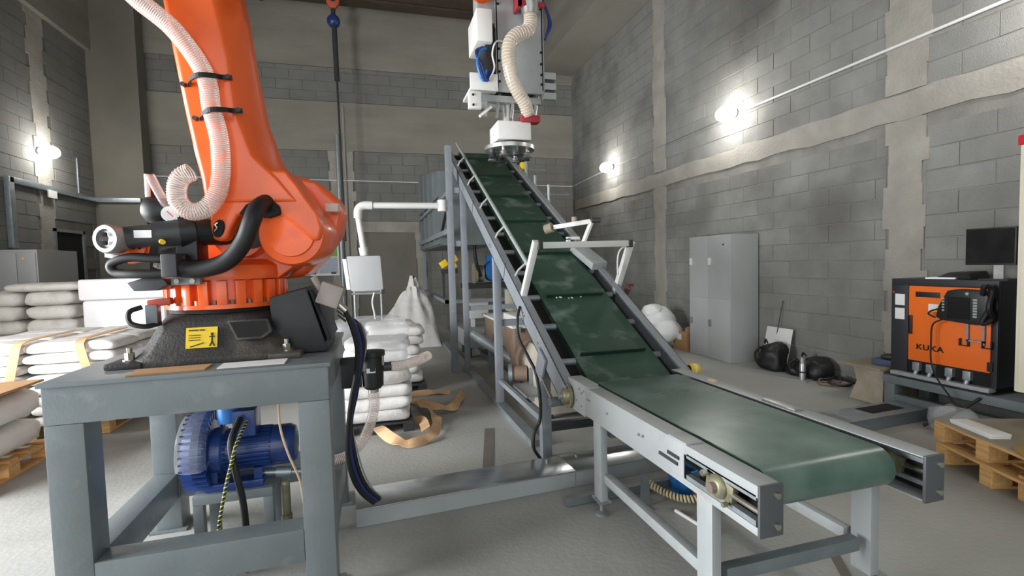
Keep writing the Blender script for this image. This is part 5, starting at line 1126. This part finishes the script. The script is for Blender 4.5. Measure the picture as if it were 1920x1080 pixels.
o = MB().ball((4.78, 2.98, .13), .14, .20, .13, 18, 12).build('bundle', m_film, fl_, smooth=60)
for v in o.data.vertices: v.co += (v.co - Vector((4.78, 2.98, .1)))*.25*noise.noise(v.co*12); v.co.z = max(0, v.co.z)
tr = thing('tape_roll', (4.15, 5.7, .06), 'yellow adhesive tape roll lying on its side on the floor', 'tape')
tr.location = (4.15, 5.70, .0)
MB().lathe((4.10, 5.72, .075), (1, -.12, 0), [(0, .055), (0, .075), (.12, .075), (.12, .055)], 28).build('tape', m_yellow, tr)
MB().lathe((4.09, 5.72, .075), (1, -.12, 0), [(0, .052), (.0, .057), (.135, .057), (.135, .052)], 28).build('core', m_gap, tr)
MB().cyl((4.15, 5.714, .075), (4.18, 5.71, .075), .0755, n=28).build('paper_band', m_white_pl, tr)
# odds and ends under the conveyor
bk = thing('blue_bucket', (1.98, 3.02, 0), 'bright blue plastic tub under the green conveyor', 'tub')
bk.location = (1.98, 2.85, 0)
MB().lathe((1.99, 2.86, .0), (0, 0, 1), [(0, .07), (.16, .11), (.165, .12), (.175, .12), (.175, .105), (.02, .065)], 28).build('tub_body', m_blue_b, bk)
hz = [(1.72, 2.92, .10), (1.77, 2.84, .06), (1.86, 2.72, .035), (1.96, 2.66, .04), (2.06, 2.68, .06)]
ah = thing('ribbed_hose', (1.85, 2.75, 0), 'short ribbed beige hose lying in front of the blue tub', 'hose')
MB().tube(spl(hz, 8), .016, 10).build('hose_core', m_dark, ah)
coil([Vector(p) for p in hz], .018, .008, .022).build('ribs', M('beige_hose', (220, 204, 160), .5), ah)
sg_ = thing('red_spray_gun', (1.98, 2.6, 0), 'red hose end with white cap under the conveyor end leg', 'hose')
MB().tube(spl([(1.93, 2.66, .16), (1.92, 2.60, .12), (1.95, 2.54, .07), (1.96, 2.52, .04)], 6), .024, 10).build('red_hose', m_redcl, sg_)
MB().cyl((1.96, 2.52, .04), (1.962, 2.515, .0), .022, n=14).build('white_cap', m_white_pl, sg_)
tag(MB().cyl((1.77, 2.62, .012), (1.82, 2.32, .012), .011, n=10).build('white_stick', m_white_pl), 'thin white stick lying on the floor under the conveyor', 'stick')
fbk = thing('floor_bracket', (1.62, 2.75, 0), 'small grey steel angle bracket standing on the floor under the conveyor', 'bracket')
MB().box(1.60, 1.66, 2.74, 2.75, 0, .22).build('upright', m_steel, fbk)
MB().box(1.52, 1.66, 2.68, 2.75, 0, .01).build('foot', m_steel, fbk)
tag(MB().obox((1.85, 2.95, .03), cd, cn, (0, 0, 1), 1.4, .05, .05).build('floor_bar', m_steel), 'grey steel bar lying along the floor channel under the conveyor', 'bar')
